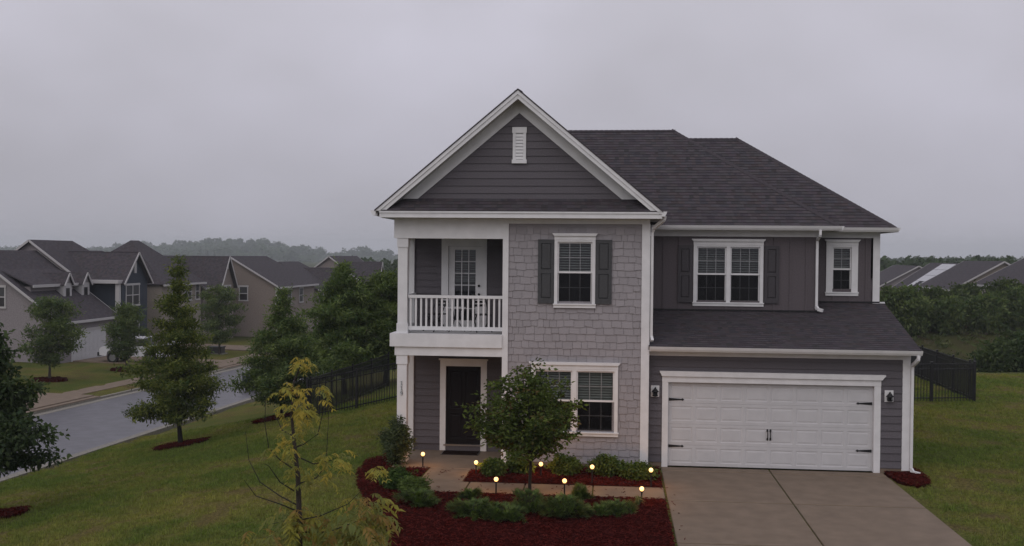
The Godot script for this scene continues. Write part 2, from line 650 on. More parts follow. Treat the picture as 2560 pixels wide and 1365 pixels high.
func mulch_ring(at: Vector3, r: float, far := false) -> void:
	var poly := PackedVector2Array()
	for k in 20:
		var a := TAU * k / 20
		var q := r * (1.0 + 0.12 * lump.get_noise_2d(at.x * 7.0 + 40.0 * cos(a), at.z * 7.0 + 40.0 * sin(a)))
		poly.append(Vector2(at.x + q * cos(a), at.z + q * sin(a)))
	rings.append([Vector2(at.x, at.z), r])
	var o := node(numbered("mulch_ring"), self)
	struct(o)
	stuff(obj("mulch", bed_mesh(poly, [], 0.09 if not far else 0.16, r * 0.12), M.mulch, o))
	if not far:
		chips_over(o, poly, [], 0.09, 1200)

func on_lawn(x: float, z: float) -> bool:
	if x > 0.6 and x < 6.5 and z > -0.6:
		return false
	if x > -5.5 and x < 7.1 and z > -12.5 and z <= -0.2:
		return false
	if Geometry2D.is_point_in_polygon(Vector2(x, z), bed_poly):
		return false
	for r in rings:
		if Vector2(x, z).distance_to(r[0]) < r[1] * 0.96:
			return false
	return x > KERB_NEAR + 0.3

func build_grass() -> void:
	var b := MB.new()
	var r := RandomNumberGenerator.new()
	r.seed = 77
	for i in 6:
		var a := r.randf() * TAU
		var o := Vector3(r.randf_range(-0.05, 0.05), 0, r.randf_range(-0.05, 0.05))
		var lean := Vector3(cos(a), 0, sin(a)) * r.randf_range(0.01, 0.045)
		var s := Vector3(-sin(a), 0, cos(a)) * 0.006
		var h := r.randf_range(0.03, 0.06)
		b.tri(o - s, o + s, o + lean + Vector3(0, h, 0))
	var mesh := b.mesh()
	var xf := []
	var cs := PackedColorArray()
	for area in [[-18.4, -5.2, -14.0, 15.0, 95000], [6.4, 19.0, -22.0, 9.0, 65000], [-5.4, 1.0, 8.0, 13.0, 4000]]:
		for i in int(area[4]):
			var x := r.randf_range(area[0], area[1])
			var z := r.randf_range(area[2], area[3])
			if not on_lawn(x, z):
				continue
			var k := r.randf_range(0.7, 1.4)
			var s := r.randf_range(0.7, 1.3) * (1.7 if r.randf() < 0.04 else 1.0)
			if patch.get_noise_2d(x * 4.3 + 90.0, z * 4.3) + patch.get_noise_2d(x, z) * 0.6 > 0.3:
				if r.randf() < 0.6:
					continue
				s *= 0.6
			xf.append(Transform3D(Basis(Vector3.UP, r.randf() * TAU) * Basis.from_scale(Vector3.ONE * s), Vector3(x, height(x, z) - 0.004, z)))
			var c := ground_colour(x, z)
			cs.append(Color(c.r * k * 1.05, c.g * k * 1.12, c.b * k))
	var o := many("lawn_grass", mesh, M.leaf, null, xf, cs)
	stuff(tag(o, "short mown green and straw coloured grass on the lawns", "grass"))

# ------------------------------------------------------------------ the house
var house: Node3D
var board_mesh: ArrayMesh

func wall(parent: Node, called: String, axis: String, face: float, th: float, u0: float, u1: float, v0: float, v1: float, holes: Array, m: Material) -> MeshInstance3D:
	# a wall with thickness and real openings; axis z: u runs along x, axis x: u runs along z
	var us := [u0, u1]
	var vs := [v0, v1]
	for h in holes:
		us.append_array([h[0], h[2]])
		vs.append_array([h[1], h[3]])
	us.sort()
	vs.sort()
	var at := func(u: float, v: float, w: float) -> Vector3:
		return Vector3(u, v, face - w) if axis == "z" else Vector3(face - w, v, u)
	var solid := func(i: int, j: int) -> bool:
		if i < 0 or j < 0 or i >= us.size() - 1 or j >= vs.size() - 1:
			return false
		var cu: float = (us[i] + us[i + 1]) * 0.5
		var cv: float = (vs[j] + vs[j + 1]) * 0.5
		for h in holes:
			if cu > h[0] and cu < h[2] and cv > h[1] and cv < h[3]:
				return false
		return true
	var b := MB.new()
	for i in us.size() - 1:
		for j in vs.size() - 1:
			if not solid.call(i, j) or us[i + 1] - us[i] < 0.0001 or vs[j + 1] - vs[j] < 0.0001:
				continue
			var a: float = us[i]
			var c: float = us[i + 1]
			var d: float = vs[j]
			var e: float = vs[j + 1]
			b.quad(at.call(a, d, 0.0), at.call(c, d, 0.0), at.call(c, e, 0.0), at.call(a, e, 0.0))
			b.quad(at.call(a, d, th), at.call(a, e, th), at.call(c, e, th), at.call(c, d, th))
			if not solid.call(i - 1, j):
				b.quad(at.call(a, d, 0.0), at.call(a, e, 0.0), at.call(a, e, th), at.call(a, d, th))
			if not solid.call(i + 1, j):
				b.quad(at.call(c, d, 0.0), at.call(c, e, 0.0), at.call(c, e, th), at.call(c, d, th))
			if not solid.call(i, j - 1):
				b.quad(at.call(a, d, 0.0), at.call(c, d, 0.0), at.call(c, d, th), at.call(a, d, th))
			if not solid.call(i, j + 1):
				b.quad(at.call(a, e, 0.0), at.call(c, e, 0.0), at.call(c, e, th), at.call(a, e, th))
	return obj(called, b.mesh(), m, parent)

func board(parent: Node, x0: float, x1: float, y: float, z: float) -> void:
	var o := obj("board", board_mesh, M.siding[rng.randi() % 3], parent)
	o.transform = Transform3D(Basis.from_scale(Vector3(x1 - x0, 1, 1)), Vector3(x0, y, z))

func boards(parent: Node, x0: float, x1: float, y0: float, y1: float, z: float, holes: Array) -> void:
	# lap boards; a board that would cross an opening is cut at it
	var y := y0
	while y < y1 - 0.02:
		var xs := [x0]
		for h in holes:
			if y + 0.17 > h[1] and y < h[3] - 0.02:
				xs.append_array([h[0], h[2]])
		xs.append(x1)
		for i in range(0, xs.size(), 2):
			if xs[i + 1] - xs[i] > 0.01:
				board(parent, xs[i], xs[i + 1], y, z)
		y += 0.178

func roof_plane(parent: Node, called: String, pts: Array, m: Material, courses := true, th := 0.1) -> MeshInstance3D:
	var n: Vector3 = (pts[1] - pts[0]).cross(pts[2] - pts[0]).normalized()
	if n.y < 0:
		n = -n
	var u := Vector3.UP.cross(n).normalized()
	var w := n.cross(u).normalized()
	var o: Vector3 = pts[0]
	for p in pts:
		if (p - o).dot(w) < 0:
			o = p
	var poly := PackedVector2Array()
	for p in pts:
		poly.append(Vector2((p - o).dot(u), (p - o).dot(w)))
	if Geometry2D.is_polygon_clockwise(poly):
		poly.reverse()
	var top := 0.0
	for q in poly:
		top = maxf(top, q.y)
	var b := MB.new()
	var e := 2.0 / 14.0
	var at := func(q: Vector2, up: float) -> Vector3: return o + u * q.x + w * q.y + n * up
	var bands := int(ceil(top / e)) if courses else 1
	for k in bands:
		var va := k * e - (0.05 if k == 0 else 0.0)
		var vb := (k + 1) * e if courses else top + 1.0
		var got := Geometry2D.intersect_polygons(poly, PackedVector2Array([Vector2(-99, va), Vector2(99, va), Vector2(99, vb), Vector2(-99, vb)]))
		for g in got:
			var ix := Geometry2D.triangulate_polygon(g)
			var up := func(q: Vector2) -> float: return 0.012 * (1.0 - clampf((q.y - k * e) / e, 0, 1)) if courses else 0.0
			for i in range(0, ix.size(), 3):
				var a: Vector2 = g[ix[i]]
				var c: Vector2 = g[ix[i + 1]]
				var d: Vector2 = g[ix[i + 2]]
				b.tri_uv(at.call(a, up.call(a)), at.call(c, up.call(c)), at.call(d, up.call(d)), a, c, d)
			if courses:
				for i in g.size():
					var a: Vector2 = g[i]
					var c: Vector2 = g[(i + 1) % g.size()]
					if absf(a.y - k * e) < 0.001 and absf(c.y - k * e) < 0.001:
						b.quad(at.call(a, 0.0), at.call(c, 0.0), at.call(c, 0.012), at.call(a, 0.012))
	var ib := Geometry2D.triangulate_polygon(poly)
	for i in range(0, ib.size(), 3):
		b.tri(at.call(poly[ib[i]], -th), at.call(poly[ib[i + 2]], -th), at.call(poly[ib[i + 1]], -th))
	for i in poly.size():
		var a := poly[i]
		var c := poly[(i + 1) % poly.size()]
		b.quad(at.call(a, -th), at.call(c, -th), at.call(c, 0.0), at.call(a, 0.0))
	return obj(called, b.mesh(), m, parent)

func ridge_cap(parent: Node, a: Vector3, c: Vector3) -> void:
	# overlapping cap shingles along a ridge or hip
	var b := MB.new()
	var d := (c - a).normalized()
	var s := d.cross(Vector3.UP).normalized()
	var n := int((c - a).length() / 0.15)
	for i in n:
		var p := a + (c - a) * (float(i) / n)
		var q := a + (c - a) * (float(i + 1) / n + 0.01)
		var up0 := Vector3(0, 0.014, 0)
		var up1 := Vector3(0, 0.026, 0)
		var dn := Vector3(0, -0.06, 0)
		b.quad(p + up0, q + up1, q + up1 + s * 0.095 + dn, p + up0 + s * 0.095 + dn)
		b.quad(p + up0, p + up0 - s * 0.095 + dn, q + up1 - s * 0.095 + dn, q + up1)
		b.tri(q + up1, q + up1 + s * 0.095 + dn, q + up1 - s * 0.095 + dn)
	obj("ridge_cap", b.mesh(), M.ridge, parent)

func gutter(parent: Node, a: Vector3, c: Vector3, out: Vector3) -> void:
	# an open K-shaped gutter from a to c; a is the lower back edge, out points away from the wall
	var prof := [[0.0, 0.0], [0.065, 0.0], [0.1, 0.05], [0.125, 0.115], [0.112, 0.115], [0.09, 0.055], [0.06, 0.012], [0.012, 0.012], [0.012, 0.115], [0.0, 0.115]]
	var b := MB.new()
	var poly := PackedVector2Array()
	for p in prof:
		poly.append(Vector2(p[0], p[1]))
	for i in prof.size():
		var p := poly[i]
		var q := poly[(i + 1) % prof.size()]
		b.quad(a + out * p.x + Vector3.UP * p.y, c + out * p.x + Vector3.UP * p.y, c + out * q.x + Vector3.UP * q.y, a + out * q.x + Vector3.UP * q.y)
	for e in [a, c]:
		var cap := [[0.0, 0.0], [0.065, 0.0], [0.1, 0.05], [0.125, 0.115], [0.0, 0.115]]
		for i in range(1, 4):
			b.tri(e + out * cap[0][0] + Vector3.UP * cap[0][1], e + out * cap[i][0] + Vector3.UP * cap[i][1], e + out * cap[i + 1][0] + Vector3.UP * cap[i + 1][1])
	obj("gutter", b.mesh(), M.trim, parent)

func downspout(parent: Node, pts: Array) -> void:
	var b := MB.new()
	for i in pts.size() - 1:
		b.bar(pts[i], pts[i + 1], 0.062, 0.078)
	obj("downspout", b.mesh(), M.trim, parent)

func sheet(parent: Node, called: String, x0: float, x1: float, y0: float, y1: float, z: float, m: Material) -> void:
	var b := MB.new()
	b.quad(Vector3(x0, y0, z), Vector3(x0, y1, z), Vector3(x1, y1, z), Vector3(x1, y0, z))
	obj(called, b.mesh(), m, parent)

func make_blind(parent: Node, x0: float, x1: float, y0: float, y1: float, z: float, tilt: float) -> void:
	var b := MB.new()
	var y := y1
	while y > y0:
		b.quad(Vector3(x0, y, z - 0.018), Vector3(x1, y, z - 0.018), Vector3(x1, y - 0.05 * tilt, z + 0.018), Vector3(x0, y - 0.05 * tilt, z + 0.018))
		y -= 0.062
	b.box(Vector3(x0, y0 - 0.03, z - 0.012), Vector3(x1, y0, z + 0.012))
	stuff(obj("blind_slats", b.mesh(), M.blind, parent))

func make_window(parent: Node, x0: float, x1: float, y0: float, y1: float, z: float, units: int, cols: int, side: float, blind_to: float, tilt := 0.55) -> Node3D:
	# x0..x1, y0..y1: outer edges of the casing between sill and header; z: the wall's face
	var w := node("window", parent)
	var f := z + 0.04
	bx("casing", w, Vector3(x0, y0, z - 0.06), Vector3(x0 + side, y1, f), M.trim)
	bx("casing", w, Vector3(x1 - side, y0, z - 0.06), Vector3(x1, y1, f), M.trim)
	bx("casing", w, Vector3(x0 + side, y1 - 0.045, z - 0.06), Vector3(x1 - side, y1, f - 0.003), M.trim)
	var head := MB.new()
	head.box(Vector3(x0 - 0.004, y1 + 0.001, z - 0.01), Vector3(x1 + 0.004, y1 + 0.095, f + 0.006))
	head.prism(PackedVector2Array([Vector2(x0 - 0.004, y1 + 0.095), Vector2(x1 + 0.004, y1 + 0.095), Vector2(x1 + 0.05, y1 + 0.145), Vector2(x1 + 0.05, y1 + 0.16), Vector2(x0 - 0.05, y1 + 0.16), Vector2(x0 - 0.05, y1 + 0.145)]), z - 0.01, f + 0.05)
	obj("header", head.mesh(), M.trim, w)
	var sill := MB.new()
	sill.box(Vector3(x0 - 0.015, y0 - 0.1, z - 0.01), Vector3(x1 + 0.015, y0 - 0.03, f + 0.004))
	sill.box(Vector3(x0 - 0.025, y0 - 0.03, z - 0.03), Vector3(x1 + 0.025, y0 - 0.001, f + 0.03))
	obj("sill", sill.mesh(), M.trim, w)
	var a := x0 + side
	var span := (x1 - side - a)
	var mull := 0.1
	var uw := (span - mull * (units - 1)) / units
	var top := y1 - 0.045
	for k in units:
		var l := a + k * (uw + mull)
		var r := l + uw
		if k > 0:
			bx("mullion", w, Vector3(l - mull, y0, z - 0.06), Vector3(l, top, f - 0.006), M.trim)
		var mid := (y0 + top) * 0.5 + 0.01
		for s in [[mid - 0.02, top, z - 0.012], [y0, mid + 0.02, z - 0.042]]:
			var b := MB.new()
			var lo: float = s[0]
			var hi: float = s[1]
			var zz: float = s[2]
			b.box(Vector3(l, lo, zz - 0.026), Vector3(l + 0.035, hi, zz))
			b.box(Vector3(r - 0.035, lo, zz - 0.026), Vector3(r, hi, zz))
			b.box(Vector3(l + 0.035, lo, zz - 0.026), Vector3(r - 0.035, lo + 0.045, zz))
			b.box(Vector3(l + 0.035, hi - 0.035, zz - 0.026), Vector3(r - 0.035, hi, zz))
			obj("sash", b.mesh(), M.trim, w)
			for c in range(1, cols):
				var x := lerpf(l + 0.035, r - 0.035, float(c) / cols)
				bx("muntin", w, Vector3(x - 0.009, lo + 0.045, zz - 0.024), Vector3(x + 0.009, hi - 0.035, zz - 0.016), M.trim)
			var y := (lo + hi) * 0.5
			bx("muntin", w, Vector3(l + 0.035, y - 0.009, zz - 0.0245), Vector3(r - 0.035, y + 0.009, zz - 0.0155), M.trim)
			if lo == y0:
				sheet(w, "insect_screen", l + 0.03, r - 0.03, lo + 0.02, hi - 0.04, zz + 0.012, M.screen)
			sheet(w, "pane", l + 0.034, r - 0.034, lo + 0.044, hi - 0.034, zz - 0.012, M.glass)
		make_blind(w, l + 0.01, r - 0.01, lerpf(y0, top, blind_to), top, z - 0.12, tilt)
	return w

func make_shutter(parent: Node, x0: float, x1: float, y0: float, y1: float, z: float, m: Material) -> void:
	var b := MB.new()
	var s := 0.075
	var mid := lerpf(y0, y1, 0.5)
	b.box(Vector3(x0, y0, z), Vector3(x0 + s, y1, z + 0.035))
	b.box(Vector3(x1 - s, y0, z), Vector3(x1, y1, z + 0.035))
	for r in [[y0, y0 + 0.13], [mid - 0.05, mid + 0.05], [y1 - 0.09, y1]]:
		b.box(Vector3(x0 + s, r[0], z), Vector3(x1 - s, r[1], z + 0.035))
	var o := obj("shutter", b.mesh(), m, parent)
	for r in [[y0 + 0.13, mid - 0.05], [mid + 0.05, y1 - 0.09]]:
		var c := MB.new()
		var e := 0.03
		var a0 := x0 + s
		var a1 := x1 - s
		var p := [Vector3(a0, r[0], z + 0.008), Vector3(a1, r[0], z + 0.008), Vector3(a1, r[1], z + 0.008), Vector3(a0, r[1], z + 0.008)]
		var q := [Vector3(a0 + e, r[0] + e, z + 0.024), Vector3(a1 - e, r[0] + e, z + 0.024), Vector3(a1 - e, r[1] - e, z + 0.024), Vector3(a0 + e, r[1] - e, z + 0.024)]
		for i in 4:
			var j := (i + 1) % 4
			c.quad(p[i], p[j], q[j], q[i])
		c.quad(q[0], q[1], q[2], q[3])
		obj("panel", c.mesh(), m, o)

func rake_band(xc: float, apex: float, pitch: float, drop0: float, drop1: float, foot: float, half: float) -> PackedVector2Array:
	# a band parallel to both rakes, cut level at foot (or square at half a width)
	var a := apex - drop0
	var c := apex - drop1
	var h0 := minf((a - foot) / pitch, half)
	var h1 := minf((c - foot) / pitch, half)
	return PackedVector2Array([Vector2(xc - h0, a - h0 * pitch), Vector2(xc, a), Vector2(xc + h0, a - h0 * pitch), Vector2(xc + h1, c - h1 * pitch), Vector2(xc, c), Vector2(xc - h1, c - h1 * pitch)])

func shakes(parent: Node, x0: float, x1: float, y0: float, y1: float, z: float, holes: Array) -> void:
	# uneven cedar-look shingles in courses, each its own piece
	var pieces := []
	var y := y0
	while y < y1:
		var x := x0 - rng.randf_range(0.0, 0.1)
		while x < x1:
			var w := rng.randf_range(0.14, 0.27)
			var a := maxf(x, x0)
			var c := minf(x + w, x1)
			x += w
			if c - a < 0.02:
				continue
			var lo := y + rng.randf_range(-0.022, 0.01)
			var hi := minf(y + 0.19, y1)
			var parts := [[a, c, lo, hi]]
			for h in holes:
				var next := []
				for p in parts:
					if p[1] <= h[0] or p[0] >= h[2] or p[3] <= h[1] or p[2] >= h[3]:
						next.append(p)
						continue
					if p[0] < h[0]:
						next.append([p[0], h[0], p[2], p[3]])
					if p[1] > h[2]:
						next.append([h[2], p[1], p[2], p[3]])
					if p[3] > h[3] + 0.03:
						next.append([maxf(p[0], h[0]), minf(p[1], h[2]), h[3], p[3]])
					elif p[2] < h[1] - 0.03:
						next.append([maxf(p[0], h[0]), minf(p[1], h[2]), p[2], h[1]])
				parts = next
			for p in parts:
				if p[1] - p[0] > 0.02:
					pieces.append(p)
		y += 0.172
	pieces.sort_custom(func(p, q): return (p[1] - p[0]) * (p[3] - p[2]) > (q[1] - q[0]) * (q[3] - q[2]))
	var rest := MB.new()
	for i in pieces.size():
		var p: Array = pieces[i]
		var g := 0.004
		var d0 := rng.randf_range(0.021, 0.03)
		var skew := rng.randf_range(-0.012, 0.012)
		var b := MB.new() if i < 300 else rest
		var A := Vector3(p[0] + g, p[2] - skew, z)
		var B := Vector3(p[1] - g, p[2] + skew, z)
		var C := Vector3(p[1] - g, p[3], z)
		var D := Vector3(p[0] + g, p[3], z)
		var o0 := Vector3(0, 0, d0)
		var o1 := Vector3(0, 0, 0.006)
		b.quad(A + o0, B + o0, C + o1, D + o1)
		b.quad(A, B, B + o0, A + o0)
		b.quad(A, A + o0, D + o1, D)
		b.quad(B, C, C + o1, B + o0)
		if i < 300:
			obj("shingle", b.mesh(), M.shake[rng.randi() % 3], parent)
	stuff(obj("small_shingles", rest.mesh(), M.shake[1], parent))

func raised(parent: Node, called: String, x0: float, x1: float, y0: float, y1: float, z: float, m: Material) -> void:
	# a sunk field with a bevelled, raised middle
	var b := MB.new()
	var r := [[0.0, 0.0], [0.02, -0.007], [0.034, -0.007], [0.062, -0.001]]
	var ring := func(k: int) -> Array:
		var e: float = r[k][0]
		var d: float = r[k][1]
		return [Vector3(x0 + e, y0 + e, z + d), Vector3(x1 - e, y0 + e, z + d), Vector3(x1 - e, y1 - e, z + d), Vector3(x0 + e, y1 - e, z + d)]
	for k in 3:
		var p: Array = ring.call(k)
		var q: Array = ring.call(k + 1)
		for i in 4:
			var j := (i + 1) % 4
			b.quad(p[i], p[j], q[j], q[i])
	var t: Array = ring.call(3)
	b.quad(t[0], t[1], t[2], t[3])
	obj(called, b.mesh(), m, parent)

func build_house() -> void:
	var bm := MB.new()
	bm.prism(PackedVector2Array([Vector2(0, 0), Vector2(0.034, 0), Vector2(0.006, 0.19), Vector2(0, 0.19)]), 0, 1)
	for i in bm.v.size():
		bm.v[i] = Vector3(bm.v[i].z, bm.v[i].y, bm.v[i].x)
	board_mesh = bm.mesh()
	house = thing("house", "two-storey grey house with shingled front gable, corner balcony and white double garage", "house")
	var H := house
	build_shell(H)
	build_gable(H)
	build_porch(H)
	build_garage(H)
	build_roofs(H)

func build_shell(H: Node3D) -> void:
	# outer walls, with the openings that the windows and doors fill
	var sw := wall(H, "shingle_wall", "z", -0.03, 0.2, -2.65, 0.78, 0.0, 6.1, [[-1.39, 4.02, -0.58, 5.45], [-1.93, 0.93, -0.06, 2.35]], M.shake[1])
	shakes(sw, -2.58, 0.615, 0.14, 5.88, -0.027, [[-1.47, 3.86, -0.49, 5.63], [-2.02, 0.77, 0.09, 2.55]])
	wall(H, "wall", "x", 0.785, 0.2, -2.55, -0.235, 0.0, 6.1, [], M.siding[1])
	var la := wall(H, "side_wall", "x", -5.32, -0.18, -12.0, -1.6, 0.0, 6.1, [], M.siding[1])
	for k in 34:
		var o := obj("board", board_mesh, M.siding[rng.randi() % 3], la)
		o.transform = Transform3D(Basis(Vector3.UP, -PI / 2) * Basis.from_scale(Vector3(10.4, 1, 1)), Vector3(-5.324, 0.1 + k * 0.178, -12.0))
	wall(H, "wall", "z", -12.0, -0.2, -5.32, 6.92, 0.0, 6.0, [], M.siding[1])
	wall(H, "wall", "x", 6.92, 0.2, -12.0, -3.35, 0.0, 5.9, [], M.siding[1])
	var low := MB.new()
	low.prism(PackedVector2Array([Vector2(-3.36, 0), Vector2(-0.36, 0), Vector2(-0.36, 2.9), Vector2(-3.36, 3.75)]), 6.72, 6.92)
	for i in low.v.size():
		low.v[i] = Vector3(low.v[i].z, low.v[i].y, low.v[i].x)
	obj("wall", low.mesh(), M.siding[1], H)
	bx("floor", H, Vector3(-2.6, 2.9, -11.9), Vector3(6.7, 3.1, -2.6), M.inside)
	bx("floor", H, Vector3(-5.3, 2.9, -11.9), Vector3(-2.6, 3.1, -1.75), M.inside)
	bx("floor", H, Vector3(-2.6, 2.9, -2.6), Vector3(0.58, 3.1, -0.25), M.inside)
	bx("floor", H, Vector3(-5.3, -0.1, -11.9), Vector3(6.7, 0.02, -0.62), M.inside)
	bx("floor", H, Vector3(-5.1, 6.0, -11.9), Vector3(6.7, 6.05, -3.4), M.inside)
	bx("floor", H, Vector3(-2.6, 6.0, -3.4), Vector3(0.58, 6.05, -0.25), M.inside)
	bx("partition", H, Vector3(-5.1, 0.02, -5.2), Vector3(6.7, 2.9, -5.1), M.inside)
	bx("partition", H, Vector3(-5.1, 3.1, -6.2), Vector3(6.7, 6.0, -6.1), M.inside)
	# upper right: board and batten in two steps
	var wa := wall(H, "batten_wall", "z", -2.55, 0.2, 0.79, 5.22, 3.3, 5.9, [[2.1, 3.98, 3.73, 5.38]], M.batten)
	var x := 0.84
	while x < 5.2:
		if x < 1.98 or x > 3.86:
			bx("batten", wa, Vector3(x - 0.024, 3.7, -2.549), Vector3(x + 0.024, 5.66, -2.527), M.batten)
		else:
			bx("batten", wa, Vector3(x - 0.024, 3.7, -2.549), Vector3(x + 0.024, 3.86, -2.527), M.batten)
		x += 0.407
	wall(H, "wall", "x", 5.22, 0.2, -3.5, -2.551, 3.4, 5.9, [], M.batten)
	var wb := wall(H, "batten_wall", "z", -3.35, 0.2, 5.02, 6.92, 3.4, 5.9, [[5.72, 4.3, 6.22, 5.41]], M.batten)
	for xx in [5.35, 6.6]:
		bx("batten", wb, Vector3(xx - 0.024, 3.8, -3.349), Vector3(xx + 0.024, 5.66, -3.327), M.batten)
	for xx in [5.76, 6.17]:
		bx("batten", wb, Vector3(xx - 0.024, 3.8, -3.349), Vector3(xx + 0.024, 4.15, -3.327), M.batten)
	bx("frieze", H, Vector3(0.79, 5.655, -2.549), Vector3(5.235, 5.88, -2.52), M.trim)
	bx("frieze", H, Vector3(5.235, 5.655, -3.349), Vector3(6.93, 5.88, -3.32), M.trim)
	bx("corner_board", H, Vector3(6.77, 3.75, -3.349), Vector3(6.94, 5.654, -3.322), M.trim)
	bx("corner_board", H, Vector3(6.921, 3.75, -3.5), Vector3(6.945, 5.88, -3.3215), M.trim)
	make_window(H, -1.47, -0.49, 3.965, 5.495, 0.0, 1, 3, 0.075, 0.51, 0.48)
	make_window(H, -2.01, 0.08, 0.885, 2.4, 0.0, 2, 3, 0.085, 0.5, 0.8)
	make_window(H, 2.02, 3.81, 3.94, 5.43, -2.55, 2, 3, 0.085, 0.5, 0.42)
	make_window(H, 5.56, 6.38, 4.22, 5.45, -3.35, 1, 2, 0.165, 0.55)
	make_shutter(H, -1.865, -1.475, 3.965, 5.505, 0.004, M.shutter)
	make_shutter(H, -0.485, -0.095, 3.965, 5.505, 0.004, M.shutter)
	make_shutter(H, 1.62, 1.99, 3.93, 5.42, -2.525, M.shutter_dark)
	make_shutter(H, 3.84, 4.21, 3.93, 5.42, -2.525, M.shutter_dark)

func build_gable(H: Node3D) -> void:
	var xc := -2.345
	var apex := 9.04
	var p := 0.838
	var tri := MB.new()
	tri.prism(PackedVector2Array([Vector2(-5.2, 6.05), Vector2(0.6, 6.05), Vector2(xc, 8.88)]), -0.2, -0.02)
	var gw := obj("gable_wall", tri.mesh(), M.siding[1], H)
	var y := 6.43
	while y < 8.7:
		var b := MB.new()
		var y1 := minf(y + 0.19, 8.84)
		var h0 := (8.84 - y) / p
		var h1 := maxf((8.84 - y1) / p, 0.01)
		var A := Vector3(xc - h0, y, 0.012)
		var B := Vector3(xc + h0, y, 0.012)
		var C := Vector3(xc + h1, y1, -0.01)
		var D := Vector3(xc - h1, y1, -0.01)
		var bk := Vector3(0, 0, -0.025)
		b.quad(A, B, C, D)
		b.quad(A + bk, B + bk, B, A)
		obj("board", b.mesh(), M.siding[rng.randi() % 3], gw)
		y += 0.18
	var fr := MB.new()
	fr.prism(rake_band(xc, apex, p, 0.19, 0.5, 6.46, 9.0), 0.005, 0.035)
	obj("rake_frieze", fr.mesh(), M.trim, H)
	var fa := MB.new()
	fa.prism(rake_band(xc, apex, p, 0.03, 0.225, 6.15, 3.42), 0.45, 0.475)
	obj("rake_fascia", fa.mesh(), M.trim, H)
	var fb := MB.new()
	fb.prism(rake_band(xc, apex, p, 0.022, 0.115, 6.16, 3.42), 0.476, 0.5)
	obj("rake_trim", fb.mesh(), M.trim, H)
	var dr := MB.new()
	dr.prism(rake_band(xc, apex + 0.016, p, 0.0, 0.037, 6.0, 3.43), 0.471, 0.515)
	obj("drip_edge", dr.mesh(), M.ridge, H)
	var so := MB.new()
	so.prism(rake_band(xc, apex, p, 0.165, 0.19, 6.2, 3.4), 0.0, 0.449)
	obj("soffit", so.mesh(), M.soffit, H)
	# the level return under the gable with its strip of shingles
	bx("return_fascia", H, Vector3(-5.66, 6.0, 0.43), Vector3(1.07, 6.15, 0.46), M.trim)
	bx("return_lip", H, Vector3(-5.665, 6.112, 0.461), Vector3(1.075, 6.158, 0.485), M.trim)
	bx("soffit", H, Vector3(-5.66, 6.002, -0.05), Vector3(1.07, 6.02, 0.429), M.soffit)
	roof_plane(H, "pent_roof", [Vector3(-5.62, 6.16, 0.49), Vector3(1.03, 6.16, 0.49), Vector3(0.5, 6.48, 0.02), Vector3(-5.19, 6.48, 0.02)], M.roof, true, 0.02)
	# louvred vent
	var v := node("gable_vent", H)
	bx("header", v, Vector3(-2.515, 8.06, 0.0), Vector3(-2.165, 8.2, 0.05), M.trim)
	bx("casing", v, Vector3(-2.5, 7.42, 0.0), Vector3(-2.43, 8.06, 0.042), M.trim)
	bx("casing", v, Vector3(-2.25, 7.42, 0.0), Vector3(-2.18, 8.06, 0.042), M.trim)
	bx("sill", v, Vector3(-2.52, 7.33, 0.0), Vector3(-2.16, 7.42, 0.056), M.trim)
	for i in 8:
		var b := MB.new()
		var yy := 7.44 + i * 0.077
		b.quad(Vector3(-2.43, yy, 0.036), Vector3(-2.25, yy, 0.036), Vector3(-2.25, yy + 0.08, 0.008), Vector3(-2.43, yy + 0.08, 0.008))
		b.quad(Vector3(-2.43, yy - 0.012, 0.034), Vector3(-2.25, yy - 0.012, 0.034), Vector3(-2.25, yy, 0.036), Vector3(-2.43, yy, 0.036))
		obj("slat", b.mesh(), M.trim, v)
	# trim round the shingled front
	bx("corner_board", H, Vector3(0.615, 0.06, -0.029), Vector3(0.79, 5.88, 0.03), M.trim)
	bx("corner_board", H, Vector3(0.791, 0.06, -0.2), Vector3(0.812, 5.88, 0.0295), M.trim)
	bx("corner_board", H, Vector3(-2.72, 0.06, -0.15), Vector3(-2.58, 5.879, 0.03), M.trim)
	bx("frieze", H, Vector3(-2.7205, 5.88, -0.16), Vector3(0.8, 5.999, 0.033), M.trim)
	bx("plinth", H, Vector3(-2.58, -0.05, -0.1), Vector3(0.615, 0.12, -0.012), M.concrete)

